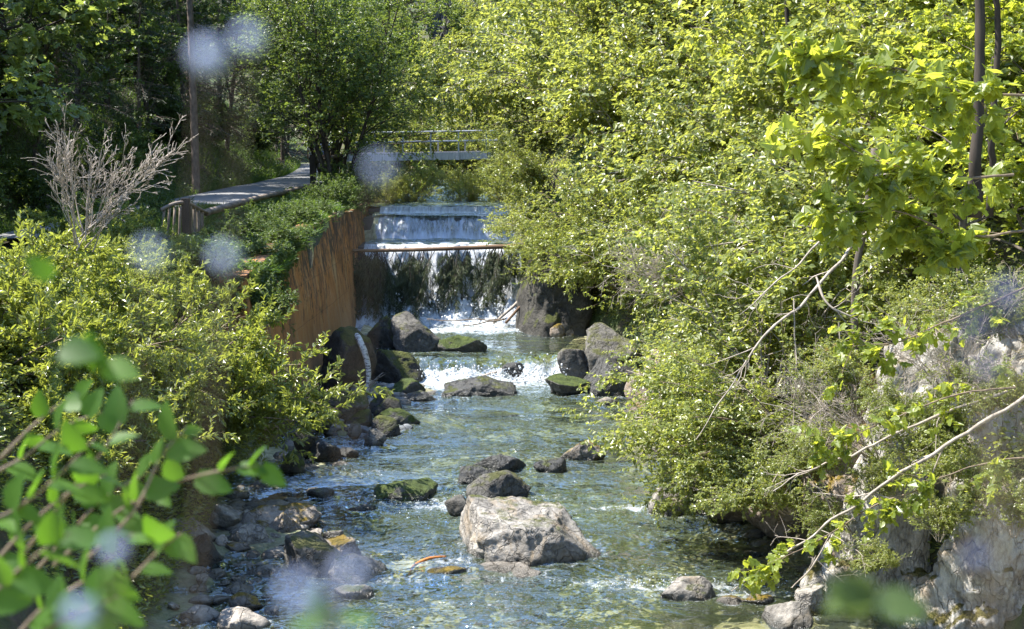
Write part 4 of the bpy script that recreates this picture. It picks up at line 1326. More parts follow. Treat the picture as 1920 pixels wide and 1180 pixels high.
# dead twiggy bushes standing in the thicket
rng = np.random.default_rng(472)
P, D, L, R = stems_multi(9, 1.9, .014, .8, (-.5, -.1))(rng)
tb, _ = grow(rng, P, D, L, R, [dict(n=8, k=8, t0=.2, a=.6, ratio=.5, sh=.3, w=.08, g=(-.03, 0, -.06), s=4, rmin=.004), dict(n=6, k=5, t0=.2, a=.6, ratio=.5, w=.12, s=3, rmin=.003), dict(n=4, k=3, t0=.3, a=.6, ratio=.5, w=.14, s=3, rmin=.0025), dict(n=3, w=.1, s=3, rmin=.002)], dict(k=1, size=.01))
V, Q = tubes_np(tb)
dead_me = np_mesh('dead_shrub', V, [Q], M['twig_pale'])
for (px, py, y, s, lab) in ( (1640, 830, 17.2, .8, 'bare twigs against the white limestone'), (1790, 720, 16.4, .8, 'bare twigs hanging over the limestone bulge'), (1300, 560, 26, 1.1, 'bare twiggy bush high in the thicket')):
    o = link('dead_shrub', dead_me, loc=at_y(px, py, y))
    o.scale = (s, s, s)
    o.rotation_euler = (0, 0, rg.uniform(-.8, .8))
    tag(o, lab, 'dead bush', 'dead bushes in the thicket')
# --- left bank
for (x, y, z, rz, s, k, lab) in ((-5.9, 22.9, 1.2, .1, .95, 'willow', 'willow shrub with its longest boughs over the water'), (-6.2, 21.3, 1.9, -.4, .9, 'willow1', 'willow shrub low on the bank behind the leafy twigs'),
                                 (-6.9, 22.4, 2.2, .2, .85, 'willow1', 'willow shrub halfway up the bank below the dead bush'), (-6.7, 24.7, 1.5, .3, .68, 'willow', 'willow shrub beside the start of the wall'),
                                 (-7.2, 19.2, 2.5, .5, .95, 'willow1', 'nearest willow shrub on the bank'), (-7.9, 20.2, 2.6, .3, .8, 'willow1', 'willow shrub at the top of the bank'), (-8.1, 27.6, 3.2, .8, .5, 'willow1', 'willow shrub hiding the near end of the path'), (-9.0, 28.6, 3.4, .2, .6, 'willow1', 'willow shrub on the far side of the path'), (-7.2, 25.2, 3.0, .2, .5, 'willow1', 'small willow shrub under the dead bush'), (-8.1, 30.0, 3.5, 1.2, .42, 'willow1', 'little willow shrub at the verge before the fence'),
                                 (-7.2, 27.2, 2.9, 0, .5, 'willow1', 'willow shrub beneath the timber fence'), (-6.4, 18.2, 1.8, -.2, .7, 'willow', 'small willow shrub at the shallows')):
    plant(k, 'willow_shrub', (x, y, z - .1), rz, s, lab, 'shrub', 'willow shrubs on the left bank')
for (x, y, z, rz, s, lab) in ((-12.8, 31.5, 4.4, .2, 1.25, 'dark maple filling the upper corner of the view'), (-12.7, 28.2, 4.2, 2.0, 1.1, 'dark maple behind the dead bush'), (-12.8, 35.8, 4.8, 4.0, 1.25, 'dark maple on the far side of the path'),
                              (-14.6, 33, 5.8, 3.0, 1.2, 'dark maple upslope of the near fence')):
    plant('maple_dark', 'maple_tree', (x, y, z), rz, s, lab, 'tree', 'shaded maples beside the path')
# dead bush: bare grey branches
DEAD = [dict(n=9, k=8, t0=.2, a=.38, ratio=.5, sh=.4, w=.05, g=(.02, 0, .01), s=5, taper=.3),
        dict(n=6, k=5, t0=.25, a=.5, ratio=.42, sh=.3, w=.07, g=(0, 0, .05), s=4, taper=.4),
        dict(n=4, k=2, t0=.3, a=.5, ratio=.5, w=.08, s=3, taper=.5, rmin=.004), dict(n=3, t0=.2, w=.1, s=3, rmin=.004)]
def stems_dead(rng):
    n = 15
    a = np.linspace(-.5, .85, n) + rng.normal(0, .06, n)
    D = np.stack([np.sin(a), rng.normal(0, .25, n), np.cos(a)], -1)
    return np.zeros((n, 3)) + rng.normal(0, .12, (n, 3)), D, rng.uniform(.8, 1.5, n), np.full(n, .012)
rng = np.random.default_rng(470)
P, D, L, R = stems_dead(rng)
tb, _ = grow(rng, P, D, L, R, DEAD, dict(k=1, size=.01))
V, Q = tubes_np(tb)
dead = link('dead_bush', np_mesh('dead_bush', V, [Q], M['twig_pale']), loc=at_y(165, 450, 19.2))
tag(dead, 'bare grey dead bush fanning up among the leaves', 'dead bush')

# --- shaded forest left of the path
trunk_base = at_y(366, 300, 47)
plant('tall', 'spruce_tree', (trunk_base[0], 47, hz(trunk_base[0], 47) - .2), 1.0, .78, 'spruce with a straight bare trunk beside the path', 'tree', 'spruces of the dark slope')
for (x, y, s, lab) in ((-12.9, 41, .50, 'dark spruce upslope before the bare trunk'), (-12.4, 54, .52, 'dark spruce beyond the bare trunk'), (-15.5, 48, .55, 'dark spruce behind the bare trunk'), (-13.0, 64, .62, 'dark spruce above the two walkers'),
                       (-17.0, 57, .6, 'tall dark spruce higher up the slope'), (-16.5, 73, .7, 'dark spruce past the walkers'), (-14.6, 35, .5, 'dark spruce above the near fence'), (-20, 50, .6, 'dark spruce highest on the slope'),
                       (-20.5, 66, .7, 'dark spruce near the crest past the bend'), (-13.8, 80, .75, 'slim dark spruce at the bend of the path'), (-12.3, 47.5, .42, 'young dark spruce pressed close to the bare trunk'), (-13.2, 59, .55, 'dark spruce leaning over the verge'),
                       (-22, 38, .85, 'tall spruce on the crest above the near fence'), (-23, 44, .9, 'tall spruce on the crest above the bare trunk'), (-24, 52, .95, 'tall spruce on the crest past the bare trunk'), (-23, 59, .9, 'tall spruce on the crest in the middle of the wood'), (-25, 72, 1.0, 'tall spruce on the crest above the walkers'), (-22, 82, 1.0, 'tall spruce on the crest beyond the bend'),
                       (-17.5, 42, .55, 'dark spruce uphill of the near fence and trunk'), (-17, 65, .65, 'dark spruce uphill of the walkers'), (-11.9, 74, .6, 'dark spruce close behind the walkers')):
    plant('spruce', 'spruce_tree', (x, y, hz(x, y) - .3), rg.uniform(0, 6.28), s, lab, 'tree', 'spruces of the dark slope')
for (x, y, s, lab) in ((-12.6, 31.5, .8, 'shaded shrub beside the near fence'), (-12.2, 36, .8, 'shaded shrub on the verge below the trunk'), (-11.7, 40, .75, 'shaded shrub at the foot of the bare trunk'), (-11.8, 45, .8, 'shaded shrub before the bare trunk'),
                       (-12.4, 51, .9, 'shaded shrub just past the bare trunk'), (-12.4, 58, .9, 'shaded shrub along the dark verge'), (-12.6, 68, 1.0, 'shaded shrub near the walkers'), (-13.0, 28.5, .9, 'shaded shrub under the far side maple'),
                       (-14.2, 38, 1.1, 'shaded shrub up the slope above the fence')):
    plant('shrub3', 'shrub', (x, y, hz(x, y) - .1), rg.uniform(0, 6.28), s, lab, 'shrub', 'shrubs of the shaded verge')
for (x, y, s, lab) in ((-13.4, 44, .85, 'dark leafy tree upslope of the bare trunk'), (-12.4, 49.5, .8, 'dark leafy tree crowding behind the bare trunk'), (-14.5, 56, .8, 'dark leafy tree deep in the shaded wood'), (-12.0, 60, .85, 'dark leafy tree over the path before the walkers'),
                       (-14.6, 68, .85, 'dark leafy tree above the walkers'), (-16, 39, .8, 'dark leafy tree high above the near fence'), (-12.6, 37.5, .75, 'dark leafy tree on the verge past the near fence'), (-18, 52, .9, 'dark leafy tree high in the shaded wood'), (-12.6, 76, .75, 'dark leafy tree at the bend of the path')):
    plant('tree2', 'broadleaf_tree', (x, y, hz(x, y) - .2), rg.uniform(0, 6.28), s, lab, 'tree', 'leafy trees of the dark slope')
# plants on the wall crown
for i, (x, y, s, lab) in enumerate(((-5.5, 30.0, .48, 'leafy plant on the wall crown below the fence post'), (-5.25, 31.8, .45, 'leafy plant spilling over the wall crown'),
                                    (-5.6, 33.6, .42, 'leafy plant behind the wall crown'), (-5.3, 35.4, .42, 'leafy plant near the wall corner'), (-5.9, 37.2, .42, 'leafy plant between kerb beam and wall'), (-5.3, 38.0, .34, 'small leafy plant on the wall corner'),
                                    (-6.3, 32.0, .45, 'leafy plant under the kerb beam'), (-6.4, 35.5, .42, 'leafy plant along the kerb beam'), (-6.0, 26.8, .6, 'leafy plant at the start of the wall'))):
    plant('shrub3', 'shrub', (x, y, hz(x, y) - .08), rg.uniform(0, 6.28), s * .85, lab, 'shrub', 'plants on the wall crown', sz=s * (.72 if y < 39 else .8))
for (px, py, y, s, lab) in ((430, 590, 26.4, .36, 'dark leafy plant over the near end of the wall'), (505, 600, 27.2, .34, 'dark leafy plant clinging low on the wall'), (400, 520, 26.8, .3, 'leafy plant leaning over the near end of the wall')):
    plant('shrub3', 'shrub', at_y(px, py, y), rg.uniform(0, 6.28), s, lab, 'shrub', 'plants on the wall crown')
for (x, y, s, lab) in ((-8.0, 35.2, .34, 'low leafy plant on the grassy mound behind the fence post'), (-8.7, 36.6, .38, 'leafy plant at the middle of the mound beside the path'), (-8.2, 33.4, .34, 'leafy plant on the verge just behind the pickets'), (-9.0, 34.6, .36, 'leafy plant on the path side of the mound'), (-8.9, 31.6, .42, 'leafy plant on the verge before the mound')):
    plant('shrub3', 'shrub', (x, y, hz(x, y) - .08), rg.uniform(0, 6.28), s, lab, 'shrub', 'plants on the mound by the path')
# bushes left of the weir and thin stemmed trees
for (x, y, s, lab) in ((-5.15, 40.6, .40, 'dark green bush hanging beside the weir'), (-5.2, 43.6, .52, 'dark green bush next to the middle weir step'), (-5.1, 46.4, .60, 'dark green bush next to the highest weir step'),
                       (-5.4, 49.5, .40, 'green bush on the bank above the weir'), (-6.0, 53, .6, 'green bush below the thin stemmed trees'), (-5.2, 58, .5, 'green bush before the bridge')):
    plant('shrub3', 'shrub', (x, y, hz(x, y) - .1), rg.uniform(0, 6.28), s, lab, 'shrub', 'bushes left of the weir')
for (x, y, s, rz, lab) in ((-5.7, 46.6, .85, 1.2, 'thin stemmed tree shading the weir steps'), (-6.4, 52.5, .95, .3, 'thin stemmed tree whose dark stems rise beside the fence'), (-7.3, 59.5, .95, 2.1, 'thin stemmed tree in front of the bridge railing'), (-8.6, 66, 1.0, 4.2, 'thin stemmed tree near the bridge end')):
    plant('multi0', 'slender_tree', (x, y, hz(x, y)), rz, s, lab, 'tree', 'thin stemmed trees by the bridge')
# bushes under and beyond the bridge
for (x, y, s, lab) in ((-3.4, 50.0, .42, 'bush dipping to the water under the middle of the footbridge'), (-1.7, 50.5, .45, 'sunlit bush at the weir lip under the footbridge railing'), (-.3, 49.4, .45, 'bush on the bank above the weir lip'), (-4.0, 58, .50, 'shadowy bush under the near half of the bridge'),
                       (-.8, 59, .50, 'bush behind the sunlit one under the bridge'), (.8, 56, .6, 'sunlit bush at the far bridge end'), (-2.2, 62, .45, 'low bush in line with the bridge middle'), (-3.6, 66, .45, 'low bush close under the bridge girder'), (-.6, 68, .45, 'low sunlit bush close under the bridge girder'), (-4.4, 48.8, .45, 'low bush at the wall end of the weir lip')):
    plant('shrub2', 'shrub', (x, y, 3.55), rg.uniform(0, 6.28), s, lab, 'shrub', 'bushes under the footbridge')
for (x, y, s, k, lab) in ((-6.5, 82, .8, 'tree0', 'leafy tree rising behind the bridge railing'), (-2.5, 84, .85, 'tree1', 'sunlit tree behind the middle of the bridge'), (1.5, 82, .8, 'tree0', 'leafy tree behind the far end of the bridge'),
                          (-4.5, 90, 1.0, 'tree1', 'sunlit tree below the crag'), (-9.0, 88, 1.0, 'tree0', 'leafy tree behind the thin stemmed trees'), (4.5, 88, 1.0, 'tree1', 'sunlit tree upstream of the bridge'), (-13.5, 86, .8, 'tree1', 'sunlit tree glowing behind the walkers')):
    plant(k, 'broadleaf_tree', (x, y, max(hz(x, y), 3.4) - .2), rg.uniform(0, 6.28), s, lab, 'tree', 'trees behind the footbridge')
for (x, y, s, lab) in ((-6.5, 80, 1.1, 'bush close behind the bridge beside the walkers'), (-4.2, 81, 1.1, 'bush close behind the bridge middle'), (-2.0, 80, 1.1, 'bush behind the bridge railing near the sunny bank'), (.3, 81, 1.2, 'bush behind the far end of the railing'), (-8.5, 82, 1.1, 'bush glowing in the sun behind the path bend')):
    plant('shrub0', 'shrub', (x, y, max(hz(x, y), 3.3)), rg.uniform(0, 6.28), s, lab, 'shrub', 'bushes behind the footbridge')
for (x, y, s, k, lab) in ((-8.6, 100, 1.1, 'tree0', 'leafy tree low beside the crag'), (-1.2, 101, 1.1, 'tree1', 'sunlit tree on the sunny side of the crag'), (-5.0, 97, .95, 'tree0', 'leafy tree covering the foot of the crag'), (-10.5, 104, 1.2, 'tree0', 'leafy tree on the shaded side of the crag'), (1.0, 97, 1.1, 'tree0', 'leafy tree under the sunny side of the crag'), (-7.0, 93, .95, 'tree1', 'sunlit tree between the bridge and the crag')):
    plant(k, 'broadleaf_tree', (x, y, hz(x, y) - .2), rg.uniform(0, 6.28), s, lab, 'tree', 'trees round the crag')
for (x, y, s, lab) in ((-16, 46, .95, 'dark leafy tree uphill between two spruces'), (-15.5, 60.5, .95, 'dark leafy tree uphill of the path bend'), (-16, 53, 1.0, 'dark leafy tree uphill past the bare trunk'), (-14.0, 49.5, .9, 'dark leafy tree close uphill of the bare trunk'), (-13.6, 57, .8, 'dark leafy tree hanging over the dark verge')):
    plant('tree2', 'broadleaf_tree', (x, y, hz(x, y) - .2), rg.uniform(0, 6.28), s, lab, 'tree', 'leafy trees of the dark slope')
# valley head
k = 0
VH = ['left of the crag', 'below the crag', 'beside the crag', 'right of the crag']
for row, (y, tone) in enumerate(((84, 'first'), (95, 'second'), (107, 'third'), (122, 'highest'))):
    for j, x in enumerate(np.linspace(-26, 26, 9)):
        x = x + rg.uniform(-1.5, 1.5)
        yy = y + rg.uniform(-3, 3)
        if row == 3 and abs(x + 4.8) < 3:
            continue
        if row < 2 and -11.5 < x < -9:
            continue
        if row == 2 and -8 < x < -1.2:
            continue
        s = (.95, 1.05, 1.15, 1.2)[row] * rg.uniform(.85, 1.1)
        plant(('tree0', 'tree1', 'tree0', 'spruce')[(j * 3 + row) % 4], 'broadleaf_tree' if (j * 3 + row) % 4 != 3 else 'spruce_tree', (x, yy, hz(x, yy) - .2), rg.uniform(0, 6.28), s * (1 if (j * 3 + row) % 4 != 3 else .7),
              f'{"spruce" if (j * 3 + row) % 4 == 3 else "leafy tree"} in the {tone} row of the valley head wood', 'tree', f'{tone} row of the valley head wood')

# --- ground cover
def carpet(name, n, fx, size, asp, up, lmat, label, kind, seed, hgt, droop=0.2, tilt=.5):
    rng = np.random.default_rng(seed)
    x, y = fx(rng, n)
    z = height(x, y)
    h = rng.random(n) * hgt
    if kind == 'needle':
        h = h * 0
    P = np.stack([x, y, z + h], -1)
    a = rng.uniform(0, 6.28, n)
    D = np.stack([np.cos(a), np.sin(a), np.full(n, droop) + rng.normal(0, .3, n)], -1)
    N = rng.normal(0, tilt, (n, 3)) + np.array(up, float)
    s = size * (.6 + .8 * rng.random(n))
    V, Fa, r = leaves_np(P, D, N, s, s * asp, kind, rng)
    tag(link(name, np_mesh(name, V, [Fa], lmat, False, {'rnd': ('FACE', r)})), label, kind='stuff')
def right_fx(rng, n):
    y = 17 + 62 * rng.random(n) ** 1.4
    return xr(y) + .35 + 13 * rng.random(n) ** 1.3, y
carpet('undergrowth', 110000, right_fx, .085, .7, (-.4, -.1, 1), M['leaf_sun'], 'low leafy growth on the sunny slope', 'oval', 501, .55)
def left_fx(rng, n):
    y = 28 + 60 * rng.random(n) ** 1.2
    return path_c(y) - 1.35 - 11 * rng.random(n) ** 1.5, y
carpet('grass', 70000, left_fx, .34, .05, (0, 0, .2), M['grass'], 'long grass on the shaded slope by the path', 'needle', 502, 0, 1.6)
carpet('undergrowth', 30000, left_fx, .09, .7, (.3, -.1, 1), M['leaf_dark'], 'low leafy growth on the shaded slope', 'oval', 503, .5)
def bank_fx(rng, n):
    y = 15 + 12 * rng.random(n)
    return xl(y) - .1 - 4.2 * rng.random(n), y
carpet('undergrowth', 30000, bank_fx, .08, .5, (.3, -.1, 1), M['leaf_willow'], 'low leafy growth under the willows', 'oval', 504, .45)
def crown_fx(rng, n):
    y = 27 + 22 * rng.random(n)
    return -4.85 - 2.75 * rng.random(n) ** 1.1, y
def mound_fx(rng, n):
    y = 28 + 10 * rng.random(n)
    return -7.6 - (1.55 - .09 * (y - 28)) * rng.random(n), y
carpet('grass', 14000, mound_fx, .42, .045, (0, 0, .2), M['grass'], 'long grass on the mound between fence and path', 'needle', 509, 0, 1.4)
carpet('grass', 34000, crown_fx, .30, .05, (0, 0, .2), M['grass'], 'grass tufts along the wall crown', 'needle', 505, 0, .5)
carpet('undergrowth', 22000, crown_fx, .085, .75, (.3, -.1, 1), M['leaf_dark'], 'low leafy growth along the wall crown', 'oval', 506, .2)
rng = np.random.default_rng(507)
n = 16000
yy = 26.7 + 14 * rng.random(n)
hang = np.abs(fbm(np.stack([yy * .9, 0 * yy, 0 * yy], -1), 4, 508)) * 1.3 + .12
dz = hang * rng.random(n) ** 1.4
P = np.stack([-4.98 + .055 * dz + .14 * rng.random(n), yy, path_z(yy) - .02 - dz], -1)
D = np.stack([.5 + rng.normal(0, .4, n), rng.normal(0, .5, n), -.9 + rng.normal(0, .4, n)], -1)
N = rng.normal(0, .5, (n, 3)) + np.array([.8, -.2, .5])
sz = .075 * (.6 + .8 * rng.random(n))
V, Fa, r = leaves_np(P, D, N, sz, sz * .6, 'oval', rng)
tag(link('ivy', np_mesh('ivy', V, [Fa], M['leaf_dark'], False, {'rnd': ('FACE', r)})), 'leafy growth spilling over the top edge of the wall', kind='stuff')

# ------------------------------------------------------------------ dead wood
# spruce log across the weir with hanging boughs
YL = 41.2
la, lb = at_y(640, 471, YL), at_y(1045, 460, YL)
log = empty('fallen_spruce', la, 'fallen spruce log spanning the weir, dark boughs hanging into the falls', 'fallen tree')
me, c, r = tube_mesh('trunk', [la - la, (lb - la) * .35 + np.array([0, 0, -.02]), (lb - la) * .7, lb - la], [.045, .055, .065, .07], M['log'], 8, 10)
link('trunk', me, log)
rng = np.random.default_rng(481)
n = 84
u = rng.random(n) ** 1.7 * .86
Pp = (lb - la)[None] * u[:, None]
Dd = np.stack([rng.normal(-.15, .38, n), rng.normal(-.25, .3, n), np.full(n, -1.0)], -1)
Ll = (rng.uniform(.6, 2.0, n)) * np.interp(u, [0, .2, .55, 1.0], [1.0, 1.1, .95, .8])
HANG = [dict(n=7, k=13, t0=.08, a=.55, ratio=.36, sh=.35, w=.06, g=(0, 0, -.06), s=3, taper=.4, rmin=.004), dict(n=5, k=5, t0=.1, a=.5, ratio=.5, w=.08, g=(0, 0, -.18), s=3, rmin=.003), dict(n=3, t0=0, w=.08, g=(0, 0, -.15), s=3, rmin=.002)]
tb, lf = grow(rng, Pp, Dd, Ll, np.full(n, .014), HANG, dict(k=10, size=.13, asp=.11, tilt=1, droop=-.9, fwd=.8))
V, Q = tubes_np(tb)
link('boughs', np_mesh('boughs', V, [Q], M['bark_dark']), log)
V, Fa, rr = leaves_np(*lf, 'needle', rng)
link('needles', np_mesh('needles', V, [Fa], M['needle_log'], False, {'rnd': ('FACE', rr)}), log)

def twigs_on(c, r, seed, per=1.6, ln=.35):
    rng = np.random.default_rng(seed)
    seg = np.linalg.norm(np.diff(c, axis=0), axis=1).sum()
    k = max(int(seg * per), 2)
    i = rng.integers(max(len(c) // 6, 1), len(c) - 2, k)
    tg = unit(c[i + 1] - c[i])
    D = unit(tg * .8 + rng.normal(0, .55, (k, 3)))
    tb, _ = grow(rng, c[i], D, ln * rng.uniform(.4, 1.5, k), r[i] * .5, [dict(n=6, k=3, t0=.3, a=.6, ratio=.5, w=.16, s=4, taper=.4, rmin=.003), dict(n=5, k=2, t0=.3, a=.6, ratio=.5, w=.18, s=3, rmin=.002), dict(n=4, w=.2, s=3, rmin=.002)], dict(k=1, size=.01))
    return tubes_np(tb)
def twiggy(name, pix, rad, mat, label, cat, jit, seed, group, ln=.45, per=2.2, parent=None):
    pts = [at_y(*p) for p in pix]
    base = pts[0] if parent is None else np.array(parent.location)
    me0, c, r = tube_mesh('stem', [p - base for p in pts], rad, M[mat], 7, 8, jit, seed)
    bpy.data.meshes.remove(me0)
    wob = np.stack([vnoise(c * 4 + seed, seed), vnoise(c * 4 + seed, seed + 3), vnoise(c * 4 + seed, seed + 6)], -1) * .025
    c = c + wob
    r = r * (1 + .25 * vnoise(c * 11, seed + 9))
    V1_, Q1 = tubes_np([(c[None], r[None], 7)])
    V2_, Q2 = twigs_on(c, r, seed, per, ln)
    me = np_mesh(name, np.vstack([V1_, V2_]), [np.vstack([Q1, Q2 + len(V1_)])], M[mat])
    o = link(name, me, parent, None if parent is not None else base)
    return o if parent is not None else tag(o, label, cat, group)
def stick(name, pix, rad, mat, label, cat, jit=.03, seed=1, group=None, sides=7):
    pts = [at_y(*p) for p in pix]
    base = pts[0]
    me, c, r = tube_mesh(name, [p - base for p in pts], rad, M[mat], sides, 6, jit, seed)
    o = link(name, me, loc=base)
    return tag(o, label, cat, group)
stick('log', [(1004, 528, 40.6), (965, 572, 40.2), (925, 606, 39.9)], [.06, .05, .035], 'twig_pale', 'barkless log leaning down to the weir pool', 'log', .02, 2)
stick('log', [(1030, 520, 40.4), (990, 560, 40.0), (948, 606, 39.7)], [.055, .05, .035], 'log', 'brown log leaning beside the barkless one', 'log', .02, 3)
stick('stick', [(800, 599, 39.6), (850, 600, 39.6), (945, 600, 39.6)], [.012, .014, .02], 'twig', 'thin stick lying across the foam below the weir', 'stick', .03, 4)
stick('stick', [(868, 612, 39.3), (905, 606, 39.4), (948, 598, 39.6)], [.012, .02, .022], 'twig', 'crooked stick pointing into the weir pool', 'stick', .03, 5)
stick('stick', [(897, 708, 34.3), (915, 702, 34.2), (931, 698, 34.1)], [.02, .03, .035], 'twig_pale', 'broken stick resting on the wedge rock', 'stick', .01, 6)
birch = empty('birch_log', at_y(688, 738, 31.6), 'curved white birch log propped against the mossy boulder', 'log')
member('trunk', [at_y(688, 738, 31.6), at_y(691, 700, 31.8), at_y(687, 672, 31.9), at_y(678, 645, 32.0), at_y(668, 629, 32.4), at_y(655, 628, 32.9)], [.05, .062, .07, .075, .08, .08], M['birch'], birch, 10, .02, 7)
for pix in ([(692, 724, 31.5), (707, 708, 31.4), (718, 699, 31.4)], [(690, 728, 31.5), (705, 715, 31.4), (712, 705, 31.2)], [(700, 714, 31.4), (712, 708, 31.4), (722, 702, 31.2)]):
    member('branch', [at_y(*p) for p in pix], [.012, .01, .006], M['twig_pale'], birch, 5)
stick('root', [(766, 1083, 19.1), (775, 1062, 19.3), (795, 1050, 19.45), (815, 1045, 19.5), (836, 1044, 19.6)], [.015, .022, .022, .018, .012], 'root', 'curved orange root stranded beside the large boulder', 'root', .01, 8)
stick('stick', [(712, 657, 37.2), (722, 635, 37.2), (745, 610, 37.3)], [.015, .02, .012], 'twig', 'bent twig leaning on the moss topped slab', 'stick', .02, 9)

# snag and long fallen branches on the right
G = 'bare branches over the right bank'
sn = empty('snag', at_y(1600, 720, 19.6), 'broken topped dead trunk standing above the limestone', 'dead tree')
member('trunk', [at_y(1600, 720, 19.6), at_y(1605, 520, 19.5), at_y(1622, 420, 19.5), at_y(1640, 278, 19.5)], [.06, .055, .05, .045], M['bark'], sn, 9, .02, 11)
for pix, rd in (([(1632, 372, 19.5), (1545, 448, 19.0), (1455, 528, 18.8), (1385, 592, 18.6)], [.020, .018, .014, .006]),
                ([(1630, 430, 19.5), (1560, 507, 18.8), (1500, 572, 18.5), (1437, 625, 18.3), (1385, 700, 18.2), (1305, 825, 18.0)], [.028, .027, .024, .02, .014, .006]),
                ([(1530, 520, 18.7), (1548, 566, 18.5), (1610, 600, 18.4), (1660, 618, 18.4)], [.022, .018, .014, .006]),
                ([(1640, 330, 19.5), (1680, 320, 19.3), (1700, 300, 19.3)], [.02, .015, .006])):
    twiggy('branch', pix, [x * .8 for x in rd], 'twig_pale', None, None, .02, int(pix[0][0] + pix[-1][1]), None, .5, 2.4, sn)
twiggy('bare_branch', [(1890, 735, 15.6), (1700, 800, 15.6), (1580, 858, 15.6), (1450, 922, 15.6)], [.018, .017, .013, .006], 'twig_pale', 'long bare pale branch crossing before the limestone', 'branch', .03, 13, G)
twiggy('bare_branch', [(1930, 740, 14.8), (1750, 850, 14.9), (1600, 950, 15.0), (1500, 1018, 15.0), (1372, 1108, 15.1)], [.022, .020, .016, .012, .006], 'twig_pale', 'lowest bare branch dipping down to the riffle', 'branch', .03, 14, G)
for i, (pix, lab) in enumerate((([(1485, 560, 18.5), (1492, 650, 18.4), (1490, 760, 18.3), (1478, 830, 18.2)], 'thin upright bare stem left of the snag'), ([(1450, 905, 17.6), (1510, 800, 17.6), (1560, 745, 17.6)], 'bare stick slanting up from the mossy bank'),
                                ([(1570, 610, 18.2), (1578, 690, 18.2), (1600, 760, 18.2)], 'thin dead stem hanging below the snag branches'), ([(1300, 905, 19.5), (1360, 800, 19.5), (1430, 700, 19.6)], 'bare stick rising through the shrub tips'),
                                ([(1190, 870, 22.5), (1240, 800, 22.5), (1300, 730, 22.5)], 'pale bare stick at the water end of the thicket'), ([(1490, 1100, 16.2), (1530, 1050, 16.2), (1560, 1000, 16.2)], 'short bare stick poking from the water by the cliff'))):
    twiggy('bare_branch', pix, [.008] + [.010] * (len(pix) - 2) + [.006], 'twig_pale', lab, 'branch', .02, 20 + i, G)
# leafy boughs beside the long branches, each with its own leaves
for bi, (pix, rd, nt, lab) in enumerate((([(1905, 725, 15.2), (1780, 745, 15.2), (1660, 790, 15.2), (1560, 830, 15.2)], [.012, .010, .007, .003], 16, 'leafy bough hanging across the limestone above the long bare branch'),
                                    ([(1760, 905, 14.6), (1640, 950, 14.7), (1540, 1010, 14.8), (1440, 1060, 14.9)], [.010, .009, .006, .003], 14, 'leafy bough with yellow green leaves reaching to the water by the lowest branch'),
                                    ([(1940, 860, 14.6), (1850, 870, 14.6), (1760, 900, 14.6), (1690, 930, 14.6)], [.010, .008, .006, .003], 12, 'leafy bough low across the limestone bulge'),
                                    ([(1930, 540, 13.6), (1800, 590, 13.6), (1690, 640, 13.7), (1600, 650, 13.8)], [.012, .010, .007, .003], 18, 'leafy bough above the white limestone face'),
                                    ([(1900, 330, 12.6), (1760, 330, 12.6), (1640, 300, 12.7), (1540, 250, 12.8)], [.014, .012, .008, .003], 24, 'big leaved bough in front of the snag top'),
                                    ([(1930, 180, 12.2), (1800, 170, 12.2), (1680, 130, 12.2), (1560, 120, 12.3)], [.014, .012, .008, .003], 24, 'highest big leaved bough reaching over the thicket'),
                                    ([(1930, 430, 12.8), (1800, 440, 12.8), (1700, 400, 12.8), (1590, 400, 12.9)], [.014, .012, .008, .003], 22, 'big leaved bough crossing the middle of the snag'))):
    pts = [at_y(*p) for p in pix]
    o = empty('leafy_bough', pts[0], lab, 'branch', 'leafy boughs over the cliff')
    me, c, r = tube_mesh('stem', [p - pts[0] for p in pts], rd, M['twig'], 6, 8, .02, 90 + bi)
    rng = np.random.default_rng(900 + bi)
    i = rng.integers(3, len(c), nt)
    i[:3] = len(c) - 1
    tg = unit(c[np.minimum(i + 1, len(c) - 1)] - c[i - 1])
    D = unit(tg * .7 + rng.normal(0, .5, (nt, 3)) + np.array([0, 0, -.1]))
    tb, lf = grow(rng, c[i], D, rng.uniform(.18, .5, nt), np.full(nt, .0035), [dict(n=6, k=4, t0=.1, a=.7, ratio=.55, w=.12, g=(0, 0, -.04), s=4, rmin=.0015), dict(n=4, t0=.1, w=.12, g=(0, 0, -.03), s=3, rmin=.0012)],
                  dict(k=5, size=.085 if bi < 4 else .125, asp=.92, tilt=.4, up=(-.2, -.25, 1), droop=-.3, fwd=.5))
    Va, Qa = tubes_np(tb + [(c[None], r[None], 6)])
    bpy.data.meshes.remove(me)
    link('stem', np_mesh('stem', Va, [Qa], M['twig']), o)
    V, Fa, rr = leaves_np(*lf, 'lobed', rng)
    link('foliage', np_mesh('foliage', V, [Fa], M['leaf_maple'], False, {'rnd': ('FACE', rr)}), o)
# upper right trunks
for px0, px1, y, rd, lab in ((1832, 1825, 15.5, .070, 'dark trunk rising behind the maple boughs'), (1866, 1852, 16.2, .042, 'thinner dark trunk beside the main one'), (1470, 1480, 30, .06, 'slim trunk inside the thicket'),):
    b, tp = at_y(px1, 420, y), at_y(px0, -160, y)
    me, c, r = tube_mesh('tree_trunk', [b * 0, (tp - b) * .5 + np.array([.05, 0, 0]), tp - b], [rd, rd * .85, rd * .7], M['bark_dark'], 9, 8, .12, int(px0))
    o = empty('slender_tree', b, lab, 'tree')
    link('trunk', me, o)
    sm, fm = PROTO['tree1']
    f = link('crown', fm, o)
    f.location = (0, 0, tp[2] - b[2] - (.9 if y < 20 else 2.6))
    f.scale = (.55, .55, .55)

